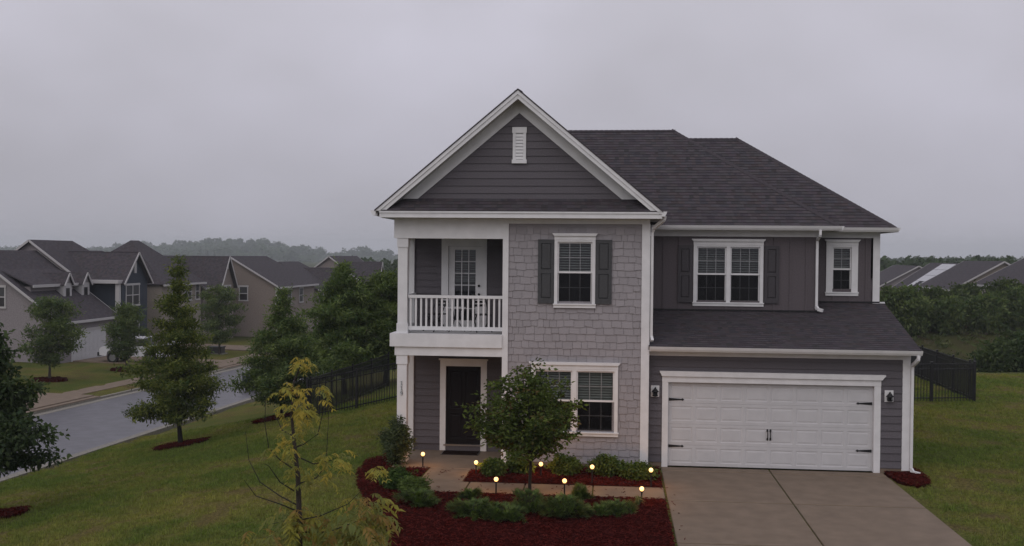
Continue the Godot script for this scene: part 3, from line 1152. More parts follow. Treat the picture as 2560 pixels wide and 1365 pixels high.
func build_porch(H: Node3D) -> void:
	var slab := node("porch_slab", H)
	slab_at(slab, -5.3, -2.6, -1.58, 0.65, 0.05, M.concrete)
	wall(H, "porch_wall", "z", -1.62, 0.18, -5.32, -2.6, 0.0, 6.1, [[-4.35, 0.21, -3.437, 2.235], [-4.31, 3.22, -3.43, 5.34]], M.siding[0])
	var pw: Node = H.get_child(H.get_child_count() - 1)
	boards(pw, -5.19, -2.72, 0.22, 2.6, -1.616, [[-4.5, 0.0, -3.28, 2.43]])
	boards(pw, -5.19, -2.72, 3.22, 5.5, -1.616, [[-4.485, 3.0, -3.306, 5.54]])
	wall(H, "wall", "x", -2.722, -0.1, -1.6, -0.15, 0.0, 6.0, [], M.siding[0])
	for f in [[0.06, 2.86], [3.2, 5.95]]:
		bx("pilaster", H, Vector3(-5.336, f[0], -1.64), Vector3(-5.188, f[1], -1.52), M.trim)
	bx("porch_ceiling", H, Vector3(-5.3, 5.93, -1.6), Vector3(-2.73, 5.95, -0.2), M.soffit)
	# balcony floor, beams, columns
	bx("balcony_floor", H, Vector3(-5.47, 2.872, -1.61), Vector3(-2.721, 3.19, 0.09), M.trim)
	bx("beam", H, Vector3(-5.36, 2.655, -0.22), Vector3(-2.721, 2.871, 0.028), M.trim)
	bx("beam", H, Vector3(-5.361, 2.656, -1.519), Vector3(-5.16, 2.87, -0.221), M.trim)
	bx("beam", H, Vector3(-5.39, 5.51, -0.24), Vector3(-2.721, 6.0, 0.03), M.trim)
	bx("beam", H, Vector3(-5.391, 5.511, -1.51), Vector3(-5.17, 6.001, -0.241), M.trim)
	for f in [[0.05, 2.654], [3.191, 5.509]]:
		var c := node("column", H)
		bx("shaft", c, Vector3(-5.3, f[0], -0.245), Vector3(-5.065, f[1], -0.01), M.trim)
		bx("cap", c, Vector3(-5.32, f[1] - 0.22, -0.265), Vector3(-5.045, f[1] - 0.001, 0.01), M.trim)
		bx("base", c, Vector3(-5.32, f[0] + 0.001, -0.265), Vector3(-5.045, f[0] + 0.24, 0.01), M.trim)
	var num := ["1", "1", "9"]
	var font := SystemFont.new()
	font.font_names = PackedStringArray(["Droid Serif"])
	for i in 3:
		var t := TextMesh.new()
		t.text = num[i]
		t.font = font
		t.font_size = 64
		t.pixel_size = 0.0021
		t.depth = 0.012
		var o := obj("house_number", t, M.metal, H)
		o.position = Vector3(-5.183, 1.965 - i * 0.125, 0.0)
	# railing
	var rail := node("railing", H)
	bx("top_rail", rail, Vector3(-5.044, 4.055, -0.15), Vector3(-2.721, 4.125, -0.06), M.trim)
	bx("bottom_rail", rail, Vector3(-5.044, 3.27, -0.145), Vector3(-2.721, 3.36, -0.065), M.trim)
	for i in 18:
		var xx := -4.99 + i * 0.1285
		bx("baluster", rail, Vector3(xx - 0.022, 3.36, -0.128), Vector3(xx + 0.022, 4.055, -0.084), M.trim)
	var side := node("railing", H)
	bx("top_rail", side, Vector3(-5.225, 4.056, -1.519), Vector3(-5.135, 4.126, -0.266), M.trim)
	bx("bottom_rail", side, Vector3(-5.22, 3.271, -1.519), Vector3(-5.14, 3.361, -0.266), M.trim)
	for i in 9:
		var zz := -1.43 + i * 0.1285
		bx("baluster", side, Vector3(-5.202, 3.361, zz - 0.022), Vector3(-5.158, 4.056, zz + 0.022), M.trim)
	# front door
	var z := -1.62
	var d := node("front_door", H)
	bx("casing", d, Vector3(-4.5, 0.05, z - 0.02), Vector3(-4.351, 2.236, z + 0.05), M.trim)
	bx("casing", d, Vector3(-3.436, 0.05, z - 0.02), Vector3(-3.282, 2.236, z + 0.05), M.trim)
	bx("header", d, Vector3(-4.5, 2.237, z - 0.02), Vector3(-3.282, 2.39, z + 0.053), M.trim)
	bx("header", d, Vector3(-4.53, 2.39, z - 0.01), Vector3(-3.25, 2.435, z + 0.09), M.trim)
	bx("leaf", d, Vector3(-4.35, 0.215, z - 0.07), Vector3(-3.437, 2.235, z - 0.03), M.front_door)
	for r in [[-4.25, -3.94, 0.36, 1.0], [-3.85, -3.54, 0.36, 1.0], [-4.25, -3.94, 1.12, 2.1], [-3.85, -3.54, 1.12, 2.1]]:
		raised(d, "panel", r[0], r[1], r[2], r[3], z - 0.008, M.front_door)
	bx("threshold", d, Vector3(-4.4, 0.175, z - 0.05), Vector3(-3.385, 0.214, z + 0.07), M.metal)
	bx("step_face", d, Vector3(-4.345, 0.051, z - 0.03), Vector3(-3.44, 0.174, z + 0.045), M.siding[0])
	var kn := SphereMesh.new()
	kn.radius = 0.032
	kn.height = 0.064
	obj("door_knob", kn, M.metal, d).position = Vector3(-3.5, 1.13, z + 0.03)
	bx("bolt_plate", d, Vector3(-3.53, 1.28, z - 0.029), Vector3(-3.47, 1.34, z + 0.005), M.metal)
	# balcony door
	var g := node("balcony_door", H)
	bx("casing", g, Vector3(-4.485, 3.191, z - 0.02), Vector3(-4.311, 5.342, z + 0.05), M.trim)
	bx("casing", g, Vector3(-3.429, 3.191, z - 0.02), Vector3(-3.306, 5.342, z + 0.05), M.trim)
	bx("header", g, Vector3(-4.485, 5.343, z - 0.02), Vector3(-3.306, 5.53, z + 0.053), M.trim)
	var leaf := MB.new()
	leaf.box(Vector3(-4.31, 3.221, z - 0.07), Vector3(-4.15, 5.339, z - 0.025))
	leaf.box(Vector3(-3.605, 3.221, z - 0.07), Vector3(-3.43, 5.339, z - 0.025))
	leaf.box(Vector3(-4.15, 5.25, z - 0.07), Vector3(-3.605, 5.339, z - 0.025))
	leaf.box(Vector3(-4.15, 3.221, z - 0.07), Vector3(-3.605, 3.42, z - 0.025))
	obj("leaf", leaf.mesh(), M.trim, g)
	for k in [1, 2]:
		var xx := lerpf(-4.15, -3.605, k / 3.0)
		bx("muntin", g, Vector3(xx - 0.01, 3.42, z - 0.06), Vector3(xx + 0.01, 5.25, z - 0.035), M.trim)
	for k in range(1, 6):
		var yy := lerpf(3.42, 5.25, k / 6.0)
		bx("muntin", g, Vector3(-4.15, yy - 0.01, z - 0.0605), Vector3(-3.605, yy + 0.01, z - 0.0345), M.trim)
	sheet(g, "pane", -4.15, -3.605, 3.42, 5.25, z - 0.05, M.glass)
	make_blind(g, -4.14, -3.61, 4.45, 5.25, z - 0.12, 0.75)
	for yy in [4.1, 4.32]:
		var kk := obj("door_knob", kn, M.black, g)
		kk.position = Vector3(-3.51, yy, z + 0.01)

func build_garage(H: Node3D) -> void:
	var z := -0.35
	var gw := wall(H, "garage_wall", "z", z, 0.2, 0.79, 6.92, 0.0, 2.95, [[1.28, -0.1, 6.13, 2.09]], M.siding[1])
	boards(gw, 0.813, 6.77, 0.15, 2.72, z + 0.003, [[1.14, -0.2, 6.275, 2.2]])
	bx("frieze", H, Vector3(0.813, 2.725, z + 0.001), Vector3(6.95, 2.9, z + 0.033), M.trim)
	bx("corner_board", H, Vector3(6.77, 0.1, z + 0.0005), Vector3(6.94, 2.724, z + 0.032), M.trim)
	bx("corner_board", H, Vector3(6.921, 0.1, z - 0.17), Vector3(6.946, 2.9, z + 0.0315), M.trim)
	bx("plinth", H, Vector3(6.276, -0.05, z - 0.1), Vector3(6.915, 0.14, z + 0.012), M.concrete)
	bx("plinth", H, Vector3(0.8, -0.05, z - 0.1), Vector3(1.139, 0.14, z + 0.012), M.concrete)
	var d := node("garage_door", H)
	bx("casing", d, Vector3(1.145, 0.036, z - 0.12), Vector3(1.29, 2.09, z + 0.045), M.trim)
	bx("casing", d, Vector3(6.12, 0.036, z - 0.12), Vector3(6.272, 2.09, z + 0.045), M.trim)
	bx("header", d, Vector3(1.142, 2.091, z - 0.12), Vector3(6.275, 2.235, z + 0.05), M.trim)
	var cr := MB.new()
	cr.prism(PackedVector2Array([Vector2(1.13, 2.236), Vector2(6.287, 2.236), Vector2(6.33, 2.29), Vector2(6.37, 2.33), Vector2(6.37, 2.36), Vector2(1.08, 2.36), Vector2(1.08, 2.33), Vector2(1.11, 2.29)]), z + 0.001, z + 0.1)
	obj("crown", cr.mesh(), M.trim, d)
	var h := 0.508
	for s in 4:
		var y0 := 0.05 + s * h
		var holes: Array = []
		for k in 8:
			var x0 := 1.29 + 0.065 + k * 0.5955
			holes.append([x0, y0 + 0.075, x0 + 0.525, y0 + h - 0.075])
			raised(d, "panel", x0, x0 + 0.525, y0 + 0.075, y0 + h - 0.075, z - 0.0755, M.door_white)
		wall(d, "section", "z", z - 0.075, 0.04, 1.285, 6.125, y0 + 0.0015, y0 + h - 0.0015, holes, M.door_white)
	for s in [[1.31, 1.66, 1.0], [1.31, 0.53, 1.0], [6.1, 1.66, -1.0], [6.1, 0.53, -1.0]]:
		var b := MB.new()
		var x: float = s[0]
		var y: float = s[1]
		var g: float = s[2]
		b.prism(PackedVector2Array([Vector2(x, y - 0.035), Vector2(x + g * 0.3, y - 0.014), Vector2(x + g * 0.33, y - 0.03), Vector2(x + g * 0.37, y), Vector2(x + g * 0.33, y + 0.03), Vector2(x + g * 0.3, y + 0.014), Vector2(x, y + 0.035)]), z - 0.07, z - 0.06)
		obj("hinge_strap", b.mesh(), M.black, d)
	for x in [3.665, 3.735]:
		var b := MB.new()
		b.tube([Vector3(x, 0.74, z - 0.07), Vector3(x, 0.76, z - 0.03), Vector3(x, 0.95, z - 0.03), Vector3(x, 0.97, z - 0.07)], [0.014, 0.012, 0.012, 0.014], 6)
		b.box(Vector3(x - 0.02, 0.72, z - 0.072), Vector3(x + 0.02, 0.78, z - 0.064))
		b.box(Vector3(x - 0.02, 0.93, z - 0.072), Vector3(x + 0.02, 0.99, z - 0.064))
		obj("handle", b.mesh(), M.black, d)
	for x in [0.975, 6.46]:
		var l := node("wall_lantern", H)
		bx("mounting_block", l, Vector3(x - 0.1, 1.725, z + 0.0), Vector3(x + 0.1, 2.0, z + 0.04), M.trim)
		var b := MB.new()
		b.box(Vector3(x - 0.045, 1.76, z + 0.041), Vector3(x + 0.045, 1.9, z + 0.06))
		b.bar(Vector3(x, 1.94, z + 0.05), Vector3(x, 1.95, z + 0.13), 0.02, 0.02)
		b.tube([Vector3(x, 1.98, z + 0.13), Vector3(x, 1.95, z + 0.13), Vector3(x, 1.91, z + 0.13), Vector3(x, 1.86, z + 0.13)], [0.008, 0.02, 0.05, 0.095], 10)
		obj("hood", b.mesh(), M.black, l)
		var c := MB.new()
		for k in 4:
			var a := PI / 4 + k * PI / 2
			c.bar(Vector3(x + 0.06 * cos(a), 1.77, z + 0.13 + 0.06 * sin(a)), Vector3(x + 0.06 * cos(a), 1.865, z + 0.13 + 0.06 * sin(a)), 0.012, 0.012)
		c.tube([Vector3(x, 1.75, z + 0.13), Vector3(x, 1.775, z + 0.13)], [0.05, 0.075], 10)
		obj("cage", c.mesh(), M.black, l)

func build_roofs(H: Node3D) -> void:
	var xc := -2.345
	var r := node("gable_roof", H)
	var k := 0.838
	var yl := 9.04 - k * 3.42
	roof_plane(r, "roof_slope", [Vector3(xc - 3.42, yl, 0.47), Vector3(xc, 9.04, 0.47), Vector3(xc, 9.04, -12.4), Vector3(xc - 3.42, yl, -12.4)], M.roof)
	roof_plane(r, "roof_slope", [Vector3(xc + 3.42, yl, 0.47), Vector3(xc + 3.42, yl, -12.4), Vector3(xc, 9.04, -12.4), Vector3(xc, 9.04, 0.47)], M.roof)
	ridge_cap(r, Vector3(xc, 9.05, 0.44), Vector3(xc, 9.05, -12.4))
	gutter(r, Vector3(xc - 3.4, 6.05, 0.5), Vector3(xc - 3.4, 6.05, -12.3), Vector3.LEFT)
	gutter(r, Vector3(xc + 3.4, 6.05, 0.5), Vector3(xc + 3.4, 6.05, -2.1), Vector3.RIGHT)
	bx("soffit", r, Vector3(-5.72, 6.005, -12.2), Vector3(-5.345, 6.025, -0.051), M.soffit)
	bx("soffit", r, Vector3(0.813, 6.005, -2.5), Vector3(1.05, 6.025, -0.051), M.soffit)
	bx("fascia", r, Vector3(-5.735, 6.03, -12.3), Vector3(-5.72, 6.16, 0.44), M.trim)
	bx("fascia", r, Vector3(1.045, 6.03, -2.5), Vector3(1.054, 6.16, 0.43), M.trim)
	var bg := MB.new()
	bg.prism(PackedVector2Array([Vector2(-5.3, 6.0), Vector2(0.6, 6.0), Vector2(xc, 8.85)]), -12.0, -11.8)
	obj("gable_wall", bg.mesh(), M.siding[1], r)
	# the two hipped roofs to its right
	var a := node("hip_roof", H)
	var ea := 5.925
	var A0 := Vector3(0.2, ea, -2.13)
	var A1 := Vector3(5.67, ea, -2.13)
	var A2 := Vector3(1.67, 8.85, -6.13)
	var A3 := Vector3(-2.3, 8.85, -6.13)
	roof_plane(a, "roof_slope", [A0, A1, A2, A3], M.roof)
	roof_plane(a, "roof_slope", [A1, Vector3(5.67, ea, -10.13), A2], M.roof)
	roof_plane(a, "roof_slope", [Vector3(5.67, ea, -10.13), Vector3(0.2, ea, -10.13), A3, A2], M.roof)
	ridge_cap(a, A3, A2)
	ridge_cap(a, A1 + Vector3(0, 0.01, 0), A2)
	gutter(a, Vector3(0.9, 5.815, -2.16), Vector3(5.69, 5.815, -2.16), Vector3.BACK)
	gutter(a, Vector3(5.65, 5.815, -2.16), Vector3(5.65, 5.815, -2.93), Vector3.RIGHT)
	bx("soffit", a, Vector3(0.82, 5.881, -2.52), Vector3(5.65, 5.895, -2.16), M.soffit)
	bx("soffit", a, Vector3(5.236, 5.882, -3.35), Vector3(5.65, 5.894, -2.521), M.soffit)
	bx("fascia", a, Vector3(0.9, 5.82, -2.172), Vector3(5.65, 5.93, -2.161), M.trim)
	var b := node("hip_roof", H)
	var B0 := Vector3(4.6, ea - 0.005, -2.93)
	var B1 := Vector3(7.27, ea - 0.005, -2.93)
	var B2 := Vector3(3.58, 8.66, -6.62)
	var B3 := Vector3(1.9, 8.66, -6.62)
	roof_plane(b, "roof_slope", [B0, B1, B2, B3], M.roof)
	roof_plane(b, "roof_slope", [B1, Vector3(7.27, ea - 0.005, -10.31), B2], M.roof)
	roof_plane(b, "roof_slope", [Vector3(7.27, ea - 0.005, -10.31), Vector3(4.6, ea - 0.005, -10.31), B3, B2], M.roof)
	ridge_cap(b, B3, B2)
	ridge_cap(b, B1, B2)
	gutter(b, Vector3(5.78, 5.805, -2.96), Vector3(7.29, 5.805, -2.96), Vector3.BACK)
	gutter(b, Vector3(7.25, 5.805, -2.96), Vector3(7.25, 5.805, -10.3), Vector3.RIGHT)
	bx("soffit", b, Vector3(5.651, 5.8805, -3.32), Vector3(7.25, 5.8935, -2.96), M.soffit)
	bx("soffit", b, Vector3(6.95, 5.8815, -10.3), Vector3(7.25, 5.8925, -3.321), M.soffit)
	bx("fascia", b, Vector3(5.7, 5.81, -2.972), Vector3(7.25, 5.92, -2.961), M.trim)
	# the low roof over the garage
	var g := node("garage_roof", H)
	var s := 0.276
	var e := 2.985
	var gy := func(z: float) -> float: return e + s * (0.07 - z)
	roof_plane(g, "roof_slope", [Vector3(0.795, e, 0.07), Vector3(7.08, e, 0.07), Vector3(7.08, gy.call(-3.36), -3.36), Vector3(5.21, gy.call(-3.36), -3.36), Vector3(5.21, gy.call(-2.56), -2.56), Vector3(0.795, gy.call(-2.56), -2.56)], M.roof)
	bx("fascia", g, Vector3(0.815, 2.86, 0.03), Vector3(7.06, 2.975, 0.045), M.trim)
	bx("soffit", g, Vector3(0.815, 2.872, -0.32), Vector3(7.06, 2.886, 0.029), M.soffit)
	gutter(g, Vector3(0.815, 2.865, 0.046), Vector3(7.09, 2.865, 0.046), Vector3.BACK)
	var rk := MB.new()
	rk.prism(PackedVector2Array([Vector2(0.05, e - 0.02), Vector2(-3.4, gy.call(-3.4) - 0.02), Vector2(-3.4, gy.call(-3.4) - 0.16), Vector2(0.05, e - 0.16)]), 7.05, 7.075)
	for i in rk.v.size():
		rk.v[i] = Vector3(rk.v[i].z, rk.v[i].y, rk.v[i].x)
	obj("rake_fascia", rk.mesh(), M.trim, g)
	bx("flashing", g, Vector3(0.82, gy.call(-2.54) + 0.012, -2.545), Vector3(5.235, gy.call(-2.54) + 0.05, -2.515), M.black)
	bx("flashing", g, Vector3(5.24, gy.call(-3.34) + 0.012, -3.345), Vector3(6.95, gy.call(-3.34) + 0.05, -3.315), M.black)
	bx("flashing", g, Vector3(6.95, gy.call(-3.36) - 0.03, -3.4), Vector3(7.09, gy.call(-3.36) + 0.035, -3.34), M.trim)
	# downspouts
	downspout(H, [Vector3(1.13, 6.07, 0.36), Vector3(1.11, 5.98, 0.33), Vector3(0.88, 5.78, 0.0), Vector3(0.86, 5.7, -0.05), Vector3(0.86, 3.2, -0.05), Vector3(0.88, 3.1, 0.02)])
	downspout(H, [Vector3(5.16, 5.83, -2.09), Vector3(5.16, 5.7, -2.09), Vector3(5.16, 5.58, -2.47), Vector3(5.16, 5.48, -2.485), Vector3(5.16, 3.86, -2.485), Vector3(5.19, 3.79, -2.44), Vector3(5.3, 3.765, -2.36)])
	downspout(H, [Vector3(7.0, 2.87, 0.11), Vector3(7.0, 2.78, 0.11), Vector3(6.98, 2.7, 0.0), Vector3(6.98, 2.6, -0.28), Vector3(6.98, 2.5, -0.3), Vector3(6.98, 0.16, -0.3), Vector3(7.02, 0.08, -0.26), Vector3(7.15, 0.06, -0.15)])

# ------------------------------------------------------------------ plants
func leaf_cluster(n: int, length: float, width: float, spread: float, sd: int, flat := 0.6) -> ArrayMesh:
	var r := RandomNumberGenerator.new()
	r.seed = sd
	var b := MB.new()
	for i in n:
		var o := Vector3(r.randfn(), r.randfn() * flat, r.randfn()) * spread * 0.5
		var d := (o.normalized() * 0.8 + Vector3(r.randfn(), r.randfn() * 0.7 - 0.15, r.randfn()) * 0.7).normalized()
		var up := Vector3(r.randfn() * 0.6, 1, r.randfn() * 0.6).normalized()
		var s := d.cross(up).normalized() * width * 0.5
		var l := length * r.randf_range(0.7, 1.2)
		var sag := s.cross(d).normalized() * width * 0.3
		var k := r.randf_range(0.75, 1.25)
		b.tint = Color(k, k, k)
		b.quad(o, o + d * l * 0.45 + s, o + d * l - sag, o + d * l * 0.45 - s)
	return b.mesh(true)

var CL := {}

func scatter(xf: Array, cs: PackedColorArray, r: RandomNumberGenerator, p: Vector3, s: float, a: Color, b: Color) -> void:
	var bs := Basis.from_euler(Vector3(r.randf_range(-0.6, 0.6), r.randf() * TAU, r.randf_range(-0.6, 0.6))) * Basis.from_scale(Vector3.ONE * s)
	xf.append(Transform3D(bs, p))
	cs.append(a.lerp(b, r.randf()) * r.randf_range(0.75, 1.2))

func make_tree(o: Node3D, sd: int, H: float, R: float, foot: float, prof: Callable, nb: int, dens: float, leaf: Mesh, size: float, ca: Color, cb: Color, rise := 0.35, bark: Material = null, trunk := 0.0) -> void:
	# trunk, limbs that reach the crown's outline, and leaves along the limbs, in the thing's own axes
	var r := RandomNumberGenerator.new()
	r.seed = sd
	var wood := MB.new()
	var tr := trunk if trunk > 0.0 else H * 0.012 + 0.01
	var axis := []
	var rad := []
	var bend := Vector3(r.randf_range(-0.03, 0.03), 0, r.randf_range(-0.03, 0.03)) * H
	for i in 9:
		var t := i / 8.0
		axis.append(Vector3(sin(t * 4.0) * bend.x * 0.5 + bend.x * t, H * 0.97 * t - 0.05, sin(t * 5.0 + 1.0) * bend.z * 0.5 + bend.z * t))
		rad.append(tr * (1.25 if i == 0 else 1.0) * (1.0 - t * 0.88))
	wood.tube(axis, rad, 9)
	obj("trunk", wood.mesh(), bark if bark else M.bark, o)
	var limbs := MB.new()
	var xf := []
	var cs := PackedColorArray()
	for i in nb:
		var tiers := float(nb) / 5.0
		var t := clampf((floorf(i / 5.0) + 0.5 + r.randfn() * 0.16) / tiers, 0.0, 1.0)
		var h := lerpf(foot, H * 0.97, t)
		var reach: float = R * prof.call(t) * (r.randf_range(0.75, 1.15) if r.randf() < 0.7 else r.randf_range(0.4, 0.75))
		var a := i * 2.399963 + r.randf_range(-0.5, 0.5)
		var k := clampf(h / (H * 0.97), 0, 1) * 8.0
		var st: Vector3 = axis[int(k)].lerp(axis[mini(int(k) + 1, 8)], k - int(k))
		var up := rise * r.randf_range(0.5, 1.4)
		var out := Vector3(cos(a), 0, sin(a))
		var mid := st + out * reach * 0.5 + Vector3(0, reach * up * 0.6, 0)
		var end := st + out * reach + Vector3(r.randf_range(-0.1, 0.1) * reach, reach * up * 0.75, r.randf_range(-0.1, 0.1) * reach)
		var br := tr * 0.32 * (1.0 - t * 0.6)
		limbs.tube([st, mid, end], [br, br * 0.6, br * 0.2], 5)
		var n := int(dens * (reach + 0.12) * (1.3 - 0.55 * t))
		for j in n:
			var q := pow(r.randf(), 0.6)
			var p := st.lerp(mid, q * 2.0) if q < 0.5 else mid.lerp(end, q * 2.0 - 1.0)
			var w := (0.05 + 0.115 * reach * (1.0 - absf(q - 0.6)))
			p += Vector3(r.randfn() * w, r.randfn() * w * 0.4, r.randfn() * w)
			scatter(xf, cs, r, p, size * r.randf_range(0.7, 1.3), ca, cb)
	obj("limbs", limbs.mesh(), bark if bark else M.bark, o)
	stuff(many("crown", leaf, M.leaf, o, xf, cs))

func make_shrub(o: Node3D, sd: int, h: float, rx: float, rz: float, count: int, leaf: Mesh, size: float, ca: Color, cb: Color) -> void:
	var r := RandomNumberGenerator.new()
	r.seed = sd
	var stems := MB.new()
	var xf := []
	var cs := PackedColorArray()
	var tips := []
	for i in 16:
		var a := i * 2.4 + r.randf()
		var q := sqrt(r.randf()) * 0.85
		var tip := Vector3(cos(a) * rx * q, h * (1.0 - 0.5 * q * q) * r.randf_range(0.75, 1.0), sin(a) * rz * q)
		tips.append(tip)
		stems.tube([Vector3(tip.x * 0.1, -0.03, tip.z * 0.1), Vector3(tip.x * 0.5, tip.y * 0.55, tip.z * 0.5), tip], [0.012, 0.008, 0.004], 5)
	obj("stems", stems.mesh(), M.bark_dark, o)
	for i in count:
		var tip: Vector3 = tips[r.randi() % tips.size()]
		var q := pow(r.randf(), 0.45)
		var w := 0.33 * minf(rx, h)
		var p := Vector3(tip.x * q, tip.y * q, tip.z * q) + Vector3(r.randfn(), r.randfn() * 0.7, r.randfn()) * w * 0.5
		p.y = maxf(p.y, 0.02)
		scatter(xf, cs, r, p, size * r.randf_range(0.7, 1.25), ca, cb)
	stuff(many("foliage", leaf, M.leaf, o, xf, cs))

func make_juniper(o: Node3D, sd: int, h: float, rad: float, n: int, ca: Color, cb: Color) -> void:
	# arching sprays that lie low over the mulch
	var r := RandomNumberGenerator.new()
	r.seed = sd
	var wood := MB.new()
	var xf := []
	var cs := PackedColorArray()
	for i in n:
		var a := i * 2.4 + r.randf_range(-0.4, 0.4)
		var l := rad * r.randf_range(0.35, 0.95)
		var out := Vector3(cos(a), 0, sin(a))
		var top := h * r.randf_range(0.4, 1.5)
		var p0 := Vector3(0, 0.02, 0)
		var p1 := out * l * 0.5 + Vector3(0, top, 0)
		var p2 := out * l + Vector3(0, top * r.randf_range(0.5, 0.95), 0)
		wood.tube([p0, p1, p2], [0.008, 0.006, 0.003], 5)
		var side := Vector3(-out.z, 0, out.x)
		for j in 24:
			var q := r.randf_range(0.2, 1.0)
			var p := p0.lerp(p1, q * 2.0) if q < 0.5 else p1.lerp(p2, q * 2.0 - 1.0)
			var w := 0.13 * rad * (1.15 - q) + 0.012
			p += side * r.randfn() * w + Vector3(0, r.randfn() * 0.018, 0)
			var bs := Basis.looking_at((out + side * r.randf_range(-0.7, 0.7) + Vector3(0, r.randf_range(-0.1, 0.6), 0)).normalized()) * Basis.from_scale(Vector3.ONE * r.randf_range(0.9, 1.9))
			xf.append(Transform3D(bs, p))
			cs.append(ca.lerp(cb, r.randf()) * r.randf_range(0.7, 1.25))
	obj("stems", wood.mesh(), M.bark_dark, o)
	stuff(many("foliage", CL.spray, M.leaf, o, xf, cs))

func spray_mesh() -> ArrayMesh:
	var r := RandomNumberGenerator.new()
	r.seed = 31
	var b := MB.new()
	for i in 7:
		var d := Vector3(r.randfn() * 0.45, r.randfn() * 0.25, -1).normalized()
		var o := Vector3(r.randfn() * 0.012, r.randfn() * 0.008, r.randf() * -0.03)
		var s := d.cross(Vector3.UP).normalized() * 0.0065
		var l := r.randf_range(0.035, 0.07)
		var k := r.randf_range(0.8, 1.3)
		b.tint = Color(k, k, k)
		b.quad(o - s, o + s, o + d * l + s * 0.2, o + d * l - s * 0.2)
	return b.mesh(true)

func crown_mesh(sd: int, n: int, leaf: float) -> ArrayMesh:
	# a far tree's crown of unit size: lobes covered with clumps of foliage
	var r := RandomNumberGenerator.new()
	r.seed = sd
	var lobes := []
	for i in 9:
		var a := i * 2.4
		var y := r.randf_range(-0.35, 0.75)
		var q := sqrt(maxf(0.0, 1.0 - y * y)) * 0.55
		lobes.append([Vector3(cos(a) * q, y, sin(a) * q), r.randf_range(0.32, 0.52)])
	var b := MB.new()
	for i in n:
		var l: Array = lobes[r.randi() % lobes.size()]
		var d := Vector3(r.randfn(), r.randfn() + 0.2, r.randfn()).normalized()
		var p: Vector3 = l[0] + d * l[1] * r.randf_range(0.8, 1.05)
		var n2 := (d + Vector3(r.randfn(), r.randfn(), r.randfn()) * 0.45).normalized()
		var s := n2.cross(Vector3.UP if absf(n2.y) < 0.9 else Vector3.RIGHT).normalized() * leaf * r.randf_range(0.6, 1.2)
		var t := s.cross(n2).normalized() * leaf * r.randf_range(0.6, 1.2)
		var k := r.randf_range(0.75, 1.25)
		b.tint = Color(k, k, k)
		b.quad(p - s, p - t * 0.8, p + s, p + t)
	return b.mesh(true)

const GREEN_A := Color(0.05, 0.085, 0.028)
const GREEN_B := Color(0.115, 0.145, 0.04)

func cone(t: float) -> float:
	return clampf(0.72 + t * 1.7, 0, 1) * pow(1.0 - t, 0.95) * 1.15 + 0.03

func oval(t: float) -> float:
	return pow(sin(PI * clampf(t * 0.9 + 0.08, 0, 1)), 0.6)

func build_trees() -> void:
	CL.oak = leaf_cluster(11, 0.105, 0.034, 0.13, 1)
	CL.broad = leaf_cluster(9, 0.1, 0.06, 0.14, 2)
	CL.fine = leaf_cluster(10, 0.05, 0.022, 0.07, 3)
	CL.round = leaf_cluster(9, 0.075, 0.05, 0.09, 4)
	CL.spray = spray_mesh()
	CL.big = leaf_cluster(10, 0.26, 0.13, 0.34, 6)
	CL.crown = [crown_mesh(41, 520, 0.13), crown_mesh(42, 520, 0.13), crown_mesh(43, 520, 0.13)]
	var p := hit(453, 1114)
	mulch_ring(p, 0.95)
	var t := thing("street_tree", "spire-topped young oak in a red mulch ring on the open lawn", "tree", p)
	make_tree(t, 101, 6.45, 1.5, 0.7, cone, 62, 42.0, CL.oak, 1.25, GREEN_A, Color(0.2, 0.22, 0.055), 0.3, M.bark_dark, 0.075)
	p = hit(700, 1046)
	mulch_ring(p + Vector3(-0.2, 0, 0.1), 0.8)
	t = thing("street_tree", "dark green young tree beside the black fence and the road", "tree", p)
	make_tree(t, 102, 5.0, 1.75, 0.6, cone, 64, 38.0, CL.oak, 1.3, Color(0.065, 0.115, 0.05), Color(0.185, 0.23, 0.075), 0.25, M.bark_dark, 0.075)
	p = hit(862, 985)
	t = thing("street_tree", "broad dark green tree behind the black fence", "tree", p)
	make_tree(t, 103, 5.9, 2.6, 0.9, cone, 80, 28.0, CL.oak, 1.6, Color(0.065, 0.115, 0.046), Color(0.18, 0.23, 0.07), 0.25, M.bark_dark, 0.1)
	p = hit(962, 958)
	t = thing("street_tree", "rounded green tree close by the house's balcony side", "tree", p)
	make_tree(t, 104, 5.0, 2.0, 0.7, oval, 60, 26.0, CL.oak, 1.7, Color(0.06, 0.1, 0.034), Color(0.14, 0.18, 0.05), 0.3, M.bark_dark, 0.09)
	p = hit(-25, 1298)
	mulch_ring(p, 0.85)
	t = thing("street_tree", "dark broadleaf tree hanging over the near lawn's kerb edge", "tree", p)
	make_tree(t, 105, 4.9, 1.5, 1.05, cone, 55, 44.0, CL.broad, 1.25, Color(0.03, 0.055, 0.026), Color(0.075, 0.105, 0.04), 0.35, M.bark_dark, 0.07)
	# across the road
	for q in [[124, 952, 4.9, 1.6, 106, "bushy green tree in front of the pale house's white garage", 1], [316, 926, 4.4, 1.35, 107, "light green tree before the blue gabled bay", 1], [548, 886, 5.5, 1.75, 108, "round green tree on the lawn of the tan hip-roofed house", 0]]:
		p = hit(q[0], q[1])
		if q[6]:
			mulch_ring(p, 1.0, true)
		t = thing("yard_tree", q[5], "tree", p, 0, "trees in the yards across the road")
		make_tree(t, q[4], q[2], q[3], 0.9, oval, 46, 17.0, CL.oak, 1.9, Color(0.06, 0.1, 0.042), Color(0.15, 0.185, 0.06), 0.45, M.bark, 0.08)
	build_maple()
	build_sapling()
	build_shrubs()
	build_far_trees()

